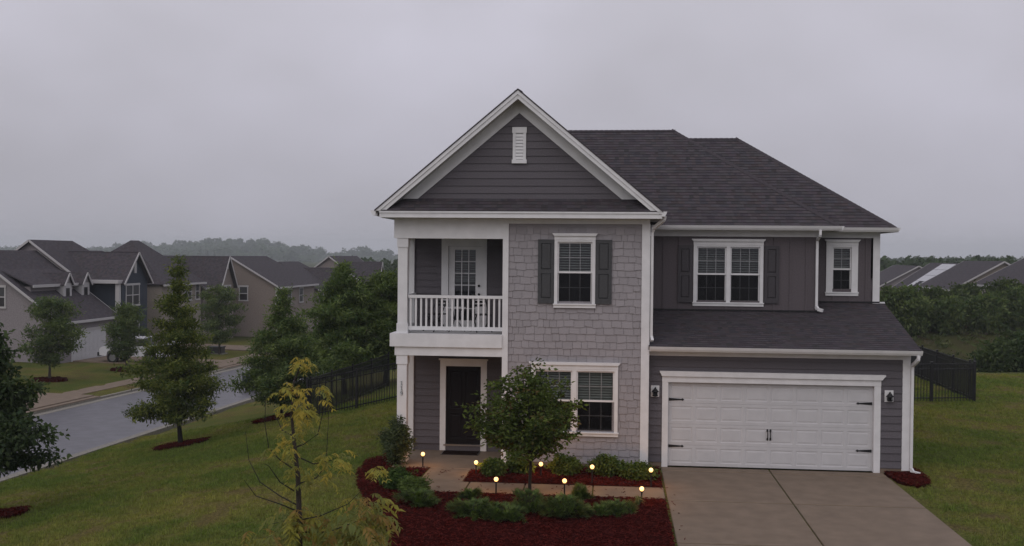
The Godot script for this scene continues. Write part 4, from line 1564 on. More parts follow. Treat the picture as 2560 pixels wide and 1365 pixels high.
func build_maple() -> void:
	var p := hit(1325, 1246)
	var t := thing("ornamental_maple", "small spreading dark green maple growing in the red mulch before the door", "tree", p)
	var r := RandomNumberGenerator.new()
	r.seed = 301
	var wood := MB.new()
	wood.tube([Vector3(0, -0.05, 0), Vector3(-0.01, 0.35, 0), Vector3(0.01, 0.7, 0.01), Vector3(0.0, 0.95, 0)], [0.042, 0.036, 0.034, 0.03], 9)
	obj("trunk", wood.mesh(), M.bark_dark, t)
	var limbs := MB.new()
	var xf := []
	var cs := PackedColorArray()
	var tiers := [[1.2, 1.0, 15], [1.55, 1.12, 15], [1.95, 1.18, 15], [2.3, 0.85, 12], [2.6, 0.5, 9], [2.78, 0.25, 6]]
	for tier in tiers:
		for i in int(tier[2]):
			var a: float = i * TAU / tier[2] + r.randf_range(-0.3, 0.3) + float(tier[0])
			var l: float = tier[1] * r.randf_range(0.5, 1.1) * (1.0 - 0.2 * cos(a))
			if cos(a) > 0.2 and tier[0] < 1.4:
				l *= 0.75
			var o := Vector3(cos(a) * l, float(tier[0]) + r.randf_range(-0.12, 0.14), sin(a) * l)
			var s := Vector3(0, 0.55 + 0.18 * float(tier[0]), 0)
			var m := s.lerp(o, 0.5) + Vector3(0, 0.08, 0)
			limbs.tube([s, m, o], [0.016, 0.009, 0.004], 5)
			for j in int(25 * (l + 0.2)):
				var q := pow(r.randf(), 0.5)
				var c := s.lerp(m, q * 2.0) if q < 0.5 else m.lerp(o, q * 2.0 - 1.0)
				if q < 0.3:
					continue
				c += Vector3(r.randfn() * 0.085, r.randfn() * 0.024, r.randfn() * 0.085)
				scatter(xf, cs, r, c, r.randf_range(0.7, 1.25), Color(0.05, 0.08, 0.02), Color(0.14, 0.18, 0.04) if r.randf() < 0.82 else Color(0.12, 0.075, 0.03))
	obj("limbs", limbs.mesh(), M.bark_dark, t)
	stuff(many("crown", leaf_cluster(8, 0.11, 0.052, 0.12, 8, 0.3), M.leaf, t, xf, cs))

func compound_leaf(sd: int, length: float, green: bool) -> ArrayMesh:
	# a drooping stalk with leaflets in pairs and one at its end
	var r := RandomNumberGenerator.new()
	r.seed = sd
	var b := MB.new()
	var pt := func(q: float) -> Vector3: return Vector3(0, 0.1 * length * sin(q * PI) - 0.55 * length * q * q, -q * length * (1.0 - 0.25 * q))
	for i in 4:
		b.bar(pt.call(i / 4.0), pt.call((i + 1) / 4.0), 0.004, 0.004)
	for i in 6:
		for s in [-1.0, 1.0]:
			var q := 0.22 + i * 0.145
			var o: Vector3 = pt.call(minf(q, 1.0))
			var d := Vector3(s * r.randf_range(0.6, 1.0), r.randf_range(-0.95, -0.3), r.randf_range(-0.6, 0.1)).normalized()
			var l := length * r.randf_range(0.26, 0.36)
			var w := d.cross(Vector3(r.randfn() * 0.3, 1, r.randfn() * 0.3)).normalized() * l * 0.2
			b.quad(o, o + d * l * 0.4 + w, o + d * l + Vector3(0, -0.01, 0), o + d * l * 0.4 - w)
	return b.mesh()

func build_sapling() -> void:
	var base := CAM + ray(748, 1290) * 12.0
	var g := Vector3(base.x, height(base.x, base.z), base.z)
	var t := thing("yellowing_sapling", "slender sapling with drooping yellow and olive compound leaves on the lawn", "tree", g)
	var P := func(px: float, py: float, d := 12.0) -> Vector3: return CAM + ray(px, py) * d - g
	var wood := MB.new()
	wood.tube([Vector3(0, -0.05, 0), P.call(751, 1500), P.call(748, 1290), P.call(745, 1190), P.call(735, 1100), P.call(729, 1040), P.call(733, 960), P.call(752, 912)], [0.045, 0.038, 0.033, 0.028, 0.022, 0.016, 0.01, 0.005], 8)
	obj("trunk", wood.mesh(), M.bark, t)
	var bare := [[[742, 1262], [700, 1240], [650, 1205], [622, 1150], [614, 1080]], [[740, 1230], [700, 1205], [672, 1165], [663, 1160]], [[738, 1175], [700, 1150], [672, 1120], [662, 1060], [664, 1000]], [[735, 1120], [760, 1110], [795, 1085], [805, 1040], [812, 985]], [[732, 1090], [705, 1075], [690, 1040]], [[740, 1140], [785, 1160], [830, 1150], [842, 1140]], [[745, 1210], [790, 1195], [815, 1165], [822, 1030]], [[748, 1280], [700, 1260], [640, 1240], [610, 1200]], [[748, 1300], [800, 1290], [870, 1260], [950, 1180]], [[749, 1330], [820, 1330], [900, 1300], [960, 1290]], [[732, 1000], [750, 985], [770, 975]], [[748, 1280], [720, 1300], [680, 1310]]]
	var r := RandomNumberGenerator.new()
	r.seed = 401
	for q in bare:
		var b := MB.new()
		var pts := []
		var rad := []
		var off := r.randf_range(-0.5, 0.5)
		for i in q.size():
			pts.append(P.call(q[i][0], q[i][1], 12.0 + off * i / (q.size() - 1)))
			rad.append(lerpf(0.009, 0.0028, float(i) / (q.size() - 1)))
		b.tube(pts, rad, 5)
		obj("branch", b.mesh(), M.bark_dark, t)
	var shapes := [compound_leaf(1, 0.2, true), compound_leaf(2, 0.24, true), compound_leaf(3, 0.17, true), compound_leaf(4, 0.28, true)]
	var tones := []
	for c in [lin(0.26, 0.2, 0.028), lin(0.19, 0.185, 0.03), lin(0.095, 0.115, 0.03), lin(0.17, 0.1, 0.03), lin(0.075, 0.1, 0.028)]:
		var m := mat(c, 0.6, 0.3)
		m.backlight_enabled = true
		m.backlight = lin(0.4, 0.35, 0.08)
		tones.append(m)
	# where the leaves hang: centre, half sizes in pixels, how many, first and last tone
	var clumps := [[758, 918, 30, 16, 12, 0, 1], [726, 985, 42, 16, 14, 0, 3], [795, 985, 30, 14, 8, 0, 3], [740, 1035, 60, 28, 28, 0, 1], [745, 1085, 55, 28, 20, 0, 2], [730, 1140, 45, 28, 16, 0, 2], [750, 1185, 35, 25, 12, 1, 2], [835, 1165, 50, 28, 26, 0, 2], [800, 1215, 50, 30, 16, 1, 2], [945, 1185, 18, 22, 9, 0, 1], [905, 1260, 30, 20, 8, 1, 4], [735, 1312, 50, 36, 38, 1, 4], [800, 1335, 60, 30, 20, 2, 4], [925, 1312, 42, 38, 42, 1, 4], [700, 1350, 45, 20, 12, 2, 4], [870, 1350, 60, 25, 16, 2, 4]]
	for c in clumps:
		for i in int(c[4]):
			var o := obj("leaf", shapes[r.randi() % 4], tones[clampi(r.randi_range(c[5], c[6]), 0, 4)], t)
			var at: Vector3 = P.call(c[0] + r.randfn() * c[2] * (0.36 if c[1] < 1150 else 0.5), c[1] + r.randfn() * c[3] * 0.5 - 12.0, 12.0 + r.randfn() * 0.25)
			o.transform = Transform3D(Basis.from_euler(Vector3(r.randf_range(-0.3, 0.4), r.randf() * TAU, r.randf_range(-0.3, 0.3))) * Basis.from_scale(Vector3.ONE * r.randf_range(0.75, 1.2) * (1.3 if c[1] > 1240 else 0.82)), at)

func build_shrubs() -> void:
	var GA := Color(0.045, 0.085, 0.02)
	var GB := Color(0.12, 0.165, 0.04)
	var t := thing("tall_shrub", "tall loose upright shrub leaning on the porch column", "shrub", hit(992, 1166))
	make_shrub(t, 501, 1.25, 0.34, 0.34, 900, CL.fine, 1.5, Color(0.045, 0.065, 0.03), Color(0.1, 0.125, 0.055))
	t = thing("boxwood_shrub", "round dense dark green shrub below the tall porch shrub", "shrub", hit(990, 1226))
	make_shrub(t, 502, 0.46, 0.37, 0.35, 1100, CL.fine, 1.1, Color(0.035, 0.075, 0.016), Color(0.08, 0.13, 0.03))
	t = thing("boxwood_shrub", "pale green mounded shrub at the walkway's left edge", "shrub", hit(1036, 1240))
	make_shrub(t, 503, 0.36, 0.36, 0.32, 800, CL.fine, 1.1, Color(0.065, 0.11, 0.026), Color(0.13, 0.18, 0.045))
	var hyd := [[1232, 1192, 0.42, 0.36, "leafy green shrub beside the porch corner post"], [1300, 1186, 0.4, 0.36, "leafy green shrub behind the maple's trunk"], [1412, 1190, 0.5, 0.42, "leafy green shrub under the wide ground-floor window"], [1512, 1192, 0.52, 0.46, "largest leafy shrub against the shingled wall"], [1592, 1202, 0.42, 0.46, "low spreading leafy shrub by the white corner board"]]
	for i in hyd.size():
		var q: Array = hyd[i]
		t = thing("leafy_shrub", q[4], "shrub", hit(q[0], q[1]), 0, "leafy shrubs along the shingled wall")
		make_shrub(t, 510 + i, q[2] * 0.92, q[3] * 0.85, q[3] * 0.7, 520, CL.round, 1.0, GA, GB)
	var jun := [[1050, 1268, 0.2, 0.52, 22, "spreading juniper below the pale mounded shrub"], [1180, 1292, 0.22, 0.62, 26, "low spreading juniper left of the maple"], [1262, 1305, 0.2, 0.55, 26, "low juniper spreading in front of the maple"], [1325, 1283, 0.26, 0.5, 22, "taller juniper sprays beside the maple's foot"], [1412, 1300, 0.3, 0.5, 30, "full bright green juniper in the middle of the mulch"], [1500, 1290, 0.14, 0.55, 14, "thin trailing juniper between the full one and the driveway"], [1545, 1284, 0.14, 0.4, 12, "sparse juniper nearest to the driveway"], [1172, 1250, 0.16, 0.24, 12, "small juniper tuft at the walkway's near edge"], [1450, 1250, 0.22, 0.24, 12, "small upright green tuft between two path lights"]]
	for i in jun.size():
		var q: Array = jun[i]
		t = thing("juniper", q[5], "shrub", hit(q[0], q[1]), 0, "junipers in the front mulch bed")
		make_juniper(t, 530 + i, q[2], q[3], q[4], Color(0.05, 0.09, 0.026), Color(0.15, 0.2, 0.055))
	t = thing("grassy_plant", "small yellowish grassy plant under a path light by the driveway", "plant", hit(1596, 1268))
	var b := MB.new()
	var r := RandomNumberGenerator.new()
	r.seed = 560
	for i in 70:
		var a := r.randf() * TAU
		var d := Vector3(cos(a), 0, sin(a))
		var s := Vector3(-sin(a), 0, cos(a)) * 0.006
		var h := r.randf_range(0.12, 0.24)
		var m := d * r.randf_range(0.03, 0.08) + Vector3(0, h, 0)
		var e := d * r.randf_range(0.1, 0.2) + Vector3(0, h * r.randf_range(0.5, 1.0), 0)
		b.quad(-s, s, m + s, m - s)
		b.tri(m - s, m + s, e)
	var gm := mat(lin(0.11, 0.12, 0.035), 0.7, 0.3)
	stuff(obj("blades", b.mesh(), gm, t))

func build_far_trees() -> void:
	var r := RandomNumberGenerator.new()
	r.seed = 600
	# the thicket on the bank behind the right-hand lawn
	var row := [[2222, 712, 80], [2250, 728, 84], [2272, 716, 79], [2318, 738, 88], [2344, 722, 82], [2376, 742, 80], [2402, 724, 86], [2424, 712, 88], [2458, 740, 80], [2482, 730, 84], [2514, 698, 86], [2552, 722, 82], [2585, 705, 84], [2620, 715, 88], [2200, 730, 90], [2660, 700, 90]]
	var kinds := ["dense green tree in the thicket on the bank", "dark green tree in the thicket on the bank", "olive green tree in the thicket on the bank"]
	for i in row.size():
		var q: Array = row[i]
		var top := CAM + ray(q[0], q[1]) * float(q[2])
		var g := height(top.x, top.z)
		var rr := r.randf_range(1.0, 1.9)
		var t := thing("bank_tree", kinds[i % 3], "tree", Vector3(top.x, g, top.z), 0, "trees in the thicket, %d" % (i % 3 + 1))
		var k := [1.0, 0.7, 1.2][i % 3] as float
		make_tree(t, 610 + i, top.y - g, rr, 0.25, oval if i % 3 else cone, 40, 10.5, CL.big, 1.15, Color(0.055, 0.09, 0.036) * k, Color(0.125, 0.155, 0.055) * k, 0.4, M.bark_dark)
	for q in [[2530, 925, 2.2, 1.6], [2575, 915, 2.6, 1.8], [2500, 905, 1.6, 1.3]]:
		var d0 := ray(q[0], q[1])
		var b0 := CAM + d0 * 58.0
		b0.y = height(b0.x, b0.z)
		var t := thing("bank_shrub", "dark leafy shrub beyond the crest of the right lawn", "shrub", b0, 0, "shrubs beyond the lawn crest")
		make_tree(t, 650 + int(q[0]), q[2], q[3], 0.1, oval, 40, 16.0, CL.big, 0.9, Color(0.04, 0.07, 0.03), Color(0.09, 0.12, 0.045), 0.5, M.bark_dark)
	# low brush on the bank
	var xf := []
	var cs := PackedColorArray()
	for i in 900:
		var x := r.randf_range(10, 52)
		var z := r.randf_range(-62, -36)
		var s := smoothstep(-34, -58, z)
		if r.randf() > 0.25 + 0.75 * s:
			continue
		scatter(xf, cs, r, Vector3(x, height(x, z) + 0.06, z), r.randf_range(0.5, 1.6), Color(0.05, 0.075, 0.03), Color(0.11, 0.12, 0.05) if r.randf() < 0.75 else Color(0.1, 0.06, 0.045))
	stuff(tag(many("bank_brush", CL.big, M.leaf, null, xf, cs), "low green and brown brush covering the bank", "brush"))
	# wooded hills
	var far := [[-700, 628], [0, 622], [120, 628], [250, 622], [400, 614], [480, 607], [540, 604], [575, 600], [600, 606], [625, 603], [690, 606], [740, 616], [790, 628], [850, 640], [880, 630], [940, 628], [990, 640], [1300, 636], [1700, 640], [2190, 652], [2260, 650], [2330, 650], [2480, 648], [2560, 652], [3300, 640]]
	var at_x := func(px: float) -> float:
		for i in far.size() - 1:
			if px <= far[i + 1][0]:
				return lerpf(far[i][1], far[i + 1][1], (px - far[i][0]) / float(far[i + 1][0] - far[i][0]))
		return 640.0
	var hill := MB.new()
	var cx := []
	var cc := PackedColorArray()
	var px := -700.0
	var last := []
	while px < 3300.0:
		var dist := 1450.0 if px < 1500 else 620.0
		var col := []
		for k in 5:
			var d := dist * [0.62, 0.8, 0.92, 1.02, 1.3][k] as float
			var y: float = at_x.call(px) + [75.0, 42.0, 22.0, 8.0, 16.0][k] * (1.0 if px < 1500 else 0.7)
			col.append(CAM + ray(px, y) * d)
		if last.size():
			for k in 4:
				hill.quad(last[k], col[k], col[k + 1], last[k + 1])
		last = col
		px += 40.0
	var hm := grain(mat(lin(0.06, 0.085, 0.035), 0.95, 0.2), 61, 0.02, 0.6, 1.0)
	struct(obj("hill", hill.mesh(), hm))
	px = -600.0
	while px < 3200.0:
		var dist := 1450.0 if px < 1500 else 620.0
		for k in 5:
			var q := px + r.randf_range(-14, 14)
			var d := dist * ([0.8, 0.87, 0.93, 0.98, 1.02][k] as float) * r.randf_range(0.98, 1.02)
			var s := r.randf_range(11.0, 19.0) * (1.0 if px < 1500 else 0.47)
			var low: float = [32.0, 22.0, 14.0, 6.0, 0.0][k] * (1.0 if px < 1500 else 0.7) + r.randf_range(-5, 6)
			var top := CAM + ray(q, at_x.call(q) + low) * d
			cx.append(Transform3D(Basis(Vector3.UP, r.randf() * TAU) * Basis.from_scale(Vector3(s, s * r.randf_range(0.85, 1.2), s)), top - Vector3(0, s * 0.95, 0)))
			var kk := r.randf_range(0.7, 1.2)
			cc.append(Color(0.06 * kk, 0.09 * kk, 0.038 * kk))
		px += 17.0
	for i in 3:
		var xs := []
		var c2 := PackedColorArray()
		for j in range(i, cx.size(), 3):
			xs.append(cx[j])
			c2.append(cc[j])
		stuff(tag(many("hill_woods", CL.crown[i], M.leaf, null, xs, c2), "hazy wooded hills closing the view behind the houses", "woods", "far woods"))
	# a darker belt of trees between the houses and the hills
	var mx := []
	var mc := PackedColorArray()
	for i in 150:
		var q := r.randf_range(820, 1500) if i % 2 else r.randf_range(2150, 2750)
		var d := r.randf_range(200, 260)
		var yy := 662.0 + r.randf_range(-6, 16)
		var top := CAM + ray(q, yy) * d
		var s := r.randf_range(3.2, 4.8)
		mx.append(Transform3D(Basis(Vector3.UP, r.randf() * TAU) * Basis.from_scale(Vector3(s, s * 1.15, s)), top - Vector3(0, s, 0)))
		var kk := r.randf_range(0.7, 1.1)
		mc.append(Color(0.06 * kk, 0.09 * kk, 0.038 * kk))
	stuff(tag(many("tree_belt", CL.crown[0], M.leaf, null, mx, mc), "dark belt of trees behind the farther roofs", "woods"))

# ------------------------------------------------------------------ lights, fences, furniture, vehicles
func build_lights() -> void:
	var spots := [[1057, 1135, 1172, "globe path light standing beside the porch slab"], [1190, 1156, 1190, "globe path light at the inner bend of the walkway"], [1240, 1198, 1240, "globe path light on the walkway's near edge left of the maple"], [1352, 1160, 1194, "globe path light behind the maple near the shingled wall"], [1411, 1202, 1243, "globe path light on the walkway's near edge right of the maple"], [1480, 1167, 1214, "globe path light before the largest leafy shrub"], [1627, 1175, 1222, "globe path light by the garage's left corner"], [1604, 1222, 1262, "globe path light above the yellowish grassy plant"]]
	var gm := mat(lin(0.9, 0.8, 0.6), 0.4)
	gm.emission_enabled = true
	gm.emission = lin(1.0, 0.54, 0.17)
	gm.emission_energy_multiplier = 2.3
	for q in spots:
		var p := hit(q[0], q[2])
		var top := on_plane_z(q[0], q[1], p.z)
		var h := top.y - p.y
		var t := thing("path_light", q[3], "path light", p, 0, "lit globe lights along the walkway")
		var st := CylinderMesh.new()
		st.top_radius = 0.016
		st.bottom_radius = 0.016
		st.height = h
		st.radial_segments = 10
		obj("stake", st, M.black, t).position = Vector3(0, h * 0.5 - 0.05, 0)
		var cl := MB.new()
		cl.tube([Vector3(0, h - 0.085, 0), Vector3(0, h - 0.06, 0), Vector3(0, h - 0.045, 0)], [0.017, 0.032, 0.042], 12)
		obj("collar", cl.mesh(), M.black, t)
		var gl := SphereMesh.new()
		gl.radius = 0.047
		gl.height = 0.094
		gl.radial_segments = 20
		gl.rings = 12
		obj("globe_bulb", gl, gm, t).position = Vector3(0, h, 0)
		var l := OmniLight3D.new()
		l.name = "glow"
		l.light_color = Color(1.0, 0.7, 0.36)
		l.light_energy = 0.21
		l.light_size = 0.05
		l.omni_range = 12.0
		l.omni_attenuation = 2.0
		l.shadow_enabled = true
		l.position = Vector3(0, h, 0)
		t.add_child(l)

func fence_run(t: Node3D, a: Vector3, c: Vector3, posts: Array, hgt: float, thick := 0.05) -> void:
	# posts at the given shares of the run, three rails and square pickets
	var d := c - a
	var n := int(Vector2(d.x, d.z).length() / 0.105)
	var ground := func(q: float) -> Vector3:
		var p := a + d * q
		return Vector3(p.x, height(p.x, p.z), p.z)
	for q in posts:
		var g: Vector3 = ground.call(q)
		bx("post", t, g + Vector3(-thick / 2, -0.1, -thick / 2), g + Vector3(thick / 2, hgt + 0.05, thick / 2), M.black)
		bx("post_cap", t, g + Vector3(-thick / 2 - 0.008, hgt + 0.05, -thick / 2 - 0.008), g + Vector3(thick / 2 + 0.008, hgt + 0.075, thick / 2 + 0.008), M.black)
	for k in posts.size() - 1:
		var g0: Vector3 = ground.call(posts[k])
		var g1: Vector3 = ground.call(posts[k + 1])
		for y in [0.14, hgt - 0.2, hgt - 0.02]:
			var b := MB.new()
			b.bar(g0 + Vector3(0, y, 0), g1 + Vector3(0, y, 0), 0.028, 0.036)
			obj("rail", b.mesh(), M.black, t)
	for i in n + 1:
		var g: Vector3 = ground.call((i + 0.5) / (n + 1))
		bx("picket", t, g + Vector3(-0.011, 0.03, -0.011), g + Vector3(0.011, hgt, 0.011), M.black)

func build_fences() -> void:
	var t := thing("metal_fence", "black metal picket fence climbing the slope to the balcony side", "fence")
	var fe := Vector3(-10.6, 0, -10.1)
	fence_run(t, Vector3(-5.5, 0, -14.2), fe, [0.0, 0.36, 0.716, 1.0], 1.38, 0.066)
	var u := thing("metal_fence", "black metal fence running back behind the front run", "fence")
	fence_run(u, fe + Vector3(0, 0, -0.2), Vector3(-9.6, 0, -18.5), [0.02, 0.25, 0.5, 0.75, 1.0], 1.38, 0.062)
	var z := -13.3
	var w := thing("metal_fence", "black metal fence with gate posts beside the garage", "fence")
	fence_run(w, Vector3(6.95, 0, z), Vector3(12.7, 0, z), [0.03, 0.34, 0.745, 1.0], 1.36, 0.09)
	var x := thing("metal_fence", "black metal fence running back from the gate corner over the right lawn", "fence")
	fence_run(x, Vector3(12.7, 0, z - 0.2), Vector3(12.9, 0, -27.5), [0.02, 0.16, 0.31, 0.46, 0.61, 0.76, 0.9, 1.0], 1.36, 0.07)
	var y := thing("wire_fence", "thin wire fence with slim posts crossing the bank", "fence")
	for i in 8:
		var p := Vector3(14.5 + i * 2.4, 0, -29.0 - i * 2.1)
		p.y = height(p.x, p.z)
		bx("post", y, p + Vector3(-0.03, -0.1, -0.03), p + Vector3(0.03, 1.3, 0.03), M.black)
		if i < 7:
			var q := Vector3(14.5 + (i + 1) * 2.4, 0, -29.0 - (i + 1) * 2.1)
			q.y = height(q.x, q.z)
			for k in 4:
				var b := MB.new()
				b.bar(p + Vector3(0, 0.3 + 0.3 * k, 0), q + Vector3(0, 0.3 + 0.3 * k, 0), 0.008, 0.008)
				obj("wire", b.mesh(), M.black, y)

func build_balcony_things() -> void:
	var fy := 3.191
	var t := thing("bistro_table", "small white-topped table behind the balcony railing", "table", Vector3(-4.0, fy, -0.8))
	var top := CylinderMesh.new()
	top.top_radius = 0.27
	top.bottom_radius = 0.27
	top.height = 0.025
	obj("table_top", top, M.trim, t).position = Vector3(0, 0.6, 0)
	for k in 3:
		var a := k * TAU / 3
		var b := MB.new()
		b.tube([Vector3(cos(a) * 0.25, 0, sin(a) * 0.25), Vector3(cos(a) * 0.04, 0.3, sin(a) * 0.04), Vector3(cos(a) * 0.18, 0.588, sin(a) * 0.18)], [0.011, 0.011, 0.011], 6)
		obj("leg", b.mesh(), M.black, t)
	for s in [[-3.35, 0.5, "dark folding chair with its back by the balcony's shingled side"], [-4.5, -0.7, "dark folding chair between the balcony door and the column"]]:
		var c := thing("folding_chair", s[2], "chair", Vector3(s[0], fy, -0.85), s[1], "chairs on the balcony")
		bx("seat", c, Vector3(-0.2, 0.42, -0.2), Vector3(0.2, 0.45, 0.2), M.black)
		for k in [-0.18, 0.18]:
			var b := MB.new()
			b.bar(Vector3(k, 0, -0.24), Vector3(k, 0.42, 0.16), 0.022, 0.022)
			obj("leg", b.mesh(), M.black, c)
			var d := MB.new()
			d.bar(Vector3(k * 1.12, 0, 0.24), Vector3(k * 1.12, 0.88, -0.26), 0.022, 0.022)
			obj("leg", d.mesh(), M.black, c)
		for k in 3:
			bx("back_slat", c, Vector3(-0.2, 0.62 + k * 0.09, -0.255 + 0.0), Vector3(0.2, 0.68 + k * 0.09, -0.235), M.black)

func build_doormat() -> void:
	var m := thing("doormat", "dark brown doormat lying before the front door", "doormat", Vector3(-3.9, 0.05, -1.25))
	bx("mat", m, Vector3(-0.45, 0.001, -0.24), Vector3(0.45, 0.016, 0.24), grain(mat(lin(0.03, 0.018, 0.015), 0.95, 0.0), 71, 4.0, 0.5, 1.0))
	bx("rubber_edge", m, Vector3(-0.48, 0.0, -0.27), Vector3(0.48, 0.01, 0.27), M.black)

func wheel(parent: Node, at: Vector3, r: float, w: float) -> void:
	var o := node("wheel", parent)
	o.position = at
	o.rotation.x = PI / 2
	var ty := MB.new()
	var n := 20
	var prof := [[0.62 * r, -w / 2], [0.93 * r, -w / 2], [r, -w / 3], [r, w / 3], [0.93 * r, w / 2], [0.62 * r, w / 2]]
	for k in n:
		var a := TAU * k / n
		var b := TAU * (k + 1) / n
		for i in 5:
			var p: Array = prof[i]
			var q: Array = prof[i + 1]
			ty.quad(Vector3(cos(a) * p[0], p[1], sin(a) * p[0]), Vector3(cos(b) * p[0], p[1], sin(b) * p[0]), Vector3(cos(b) * q[0], q[1], sin(b) * q[0]), Vector3(cos(a) * q[0], q[1], sin(a) * q[0]))
	obj("tyre", ty.mesh(), M.tyre, o)
	var ri := CylinderMesh.new()
	ri.top_radius = 0.63 * r
	ri.bottom_radius = 0.63 * r
	ri.height = w * 0.7
	ri.radial_segments = 20
	obj("rim", ri, M.metal, o)

func side_prism(parent: Node, called: String, pts: Array, half: float, m: Material, inset := 0.0) -> void:
	# a body drawn in side view (length, height) and given width, narrower at the top by inset
	var poly := PackedVector2Array()
	for p in pts:
		poly.append(Vector2(p[0], p[1]))
	var b := MB.new()
	b.prism(poly, -half, half)
	var hi := 0.0
	var lo := 9.0
	for p in pts:
		hi = maxf(hi, p[1])
		lo = minf(lo, p[1])
	for i in b.v.size():
		var q := b.v[i]
		b.v[i].z = q.z - signf(q.z) * inset * (q.y - lo) / (hi - lo)
	obj(called, b.mesh(), m, parent)

func build_vehicles() -> void:
	var p := Vector3(-33.2, 0, -44.7)
	p.y = height(p.x, p.z) + 0.05
	var t := thing("pickup_truck", "white pickup with black wheel arches parked on the far driveway", "pickup", p, PI)
	side_prism(t, "body", [[-2.4, 0.5], [-1.75, 0.5], [-1.7, 0.8], [-1.3, 0.95], [-0.9, 0.8], [-0.85, 0.5], [0.95, 0.5], [1.0, 0.8], [1.4, 0.95], [1.8, 0.8], [1.85, 0.5], [2.35, 0.55], [2.4, 0.95], [2.25, 1.12], [0.9, 1.2], [-0.75, 1.22], [-0.75, 1.18], [-2.4, 1.18]], 0.92, M.paint, 0.05)
	side_prism(t, "cab", [[0.95, 1.19], [0.4, 1.72], [0.3, 1.76], [-0.65, 1.76], [-0.8, 1.2]], 0.86, M.far_dark, 0.14)
	side_prism(t, "roof_panel", [[0.45, 1.7], [0.35, 1.79], [-0.66, 1.79], [-0.7, 1.72]], 0.75, M.paint, 0.06)
	side_prism(t, "bumper", [[2.36, 0.48], [2.52, 0.5], [2.52, 0.75], [2.4, 0.78]], 0.9, M.black)
	side_prism(t, "grille", [[2.385, 0.79], [2.42, 0.79], [2.4, 0.97], [2.37, 0.97]], 0.5, M.black)
	for s in [-1.0, 1.0]:
		bx("headlight", t, Vector3(2.36, 0.82, s * 0.72 - 0.14), Vector3(2.43, 0.97, s * 0.72 + 0.14), M.metal)
		for x in [-1.3, 1.4]:
			wheel(t, Vector3(x, 0.4, s * 0.84), 0.4, 0.26)
	p = Vector3(-19.9, 0, -33.5)
	p.y = road_y(p.z)
	var c := thing("parked_car", "dark blue car parked at the kerb behind the fence and trees", "car", p, PI / 2)
	side_prism(c, "body", [[-2.2, 0.35], [-1.75, 0.3], [-1.7, 0.55], [-1.35, 0.68], [-1.0, 0.55], [-0.95, 0.28], [0.95, 0.28], [1.0, 0.55], [1.35, 0.68], [1.7, 0.55], [1.75, 0.3], [2.2, 0.36], [2.25, 0.6], [2.1, 0.78], [1.0, 0.92], [-1.6, 0.96], [-2.2, 0.9]], 0.88, M.paint_dark, 0.08)
	side_prism(c, "cabin", [[1.0, 0.92], [0.25, 1.38], [-0.9, 1.42], [-1.65, 0.96]], 0.8, M.far_dark, 0.16)
	side_prism(c, "roof_panel", [[0.3, 1.36], [0.1, 1.43], [-0.85, 1.45], [-1.0, 1.38]], 0.66, M.paint_dark, 0.05)
	for s in [-1.0, 1.0]:
		bx("headlight", c, Vector3(2.08, 0.6, s * 0.62 - 0.16), Vector3(2.24, 0.72, s * 0.62 + 0.14), M.metal)
		for x in [-1.35, 1.35]:
			wheel(c, Vector3(x, 0.32, s * 0.8), 0.32, 0.2)
	p = hit(541, 884)
	var u := thing("utility_box", "dark utility box on the lawn beside the round tree", "utility box", p)
	bx("cabinet", u, Vector3(-0.55, 0, -0.4), Vector3(0.55, 0.5, 0.4), M.far_dark)
	bx("lid", u, Vector3(-0.6, 0.5, -0.45), Vector3(0.6, 0.58, 0.45), M.shutter)
	bx("pad", u, Vector3(-0.7, -0.1, -0.55), Vector3(0.7, 0.04, 0.55), M.kerb)

# ------------------------------------------------------------------ the neighbours
func far_window(parent: Node, axis: String, face: float, out: float, u0: float, u1: float, v0: float, v1: float, units := 1) -> void:
	# casing, sashes and dark panes on a wall at the far side of the road; out is +1 or -1
	var w := node("window", parent)
	var put := func(called: String, a: float, c: float, d: float, e: float, deep: float, m: Material) -> void:
		var f := face + out * deep
		if axis == "x":
			bx(called, w, Vector3(minf(face - out * 0.05, f), d, minf(a, c)), Vector3(maxf(face - out * 0.05, f), e, maxf(a, c)), m)
		else:
			bx(called, w, Vector3(minf(a, c), d, minf(face - out * 0.05, f)), Vector3(maxf(a, c), e, maxf(face - out * 0.05, f)), m)
	var t := 0.09
	put.call("casing", u0, u0 + t, v0, v1, 0.05, M.far_trim)
	put.call("casing", u1 - t, u1, v0, v1, 0.05, M.far_trim)
	put.call("header", u0 - 0.04, u1 + 0.04, v1, v1 + 0.16, 0.07, M.far_trim)
	put.call("sill", u0 - 0.04, u1 + 0.04, v0 - 0.13, v0, 0.08, M.far_trim)
	var mid := (v0 + v1) * 0.5
	put.call("rail", u0 + t, u1 - t, mid - 0.035, mid + 0.035, 0.045, M.far_trim)
	for k in range(1, units):
		var x := lerpf(u0, u1, float(k) / units)
		put.call("mullion", x - 0.05, x + 0.05, v0, v1, 0.048, M.far_trim)
	put.call("pane", u0 + t, u1 - t, v0, mid - 0.035, 0.012, M.far_dark)
	put.call("pane", u0 + t, u1 - t, mid + 0.035, v1, 0.012, M.shutter)

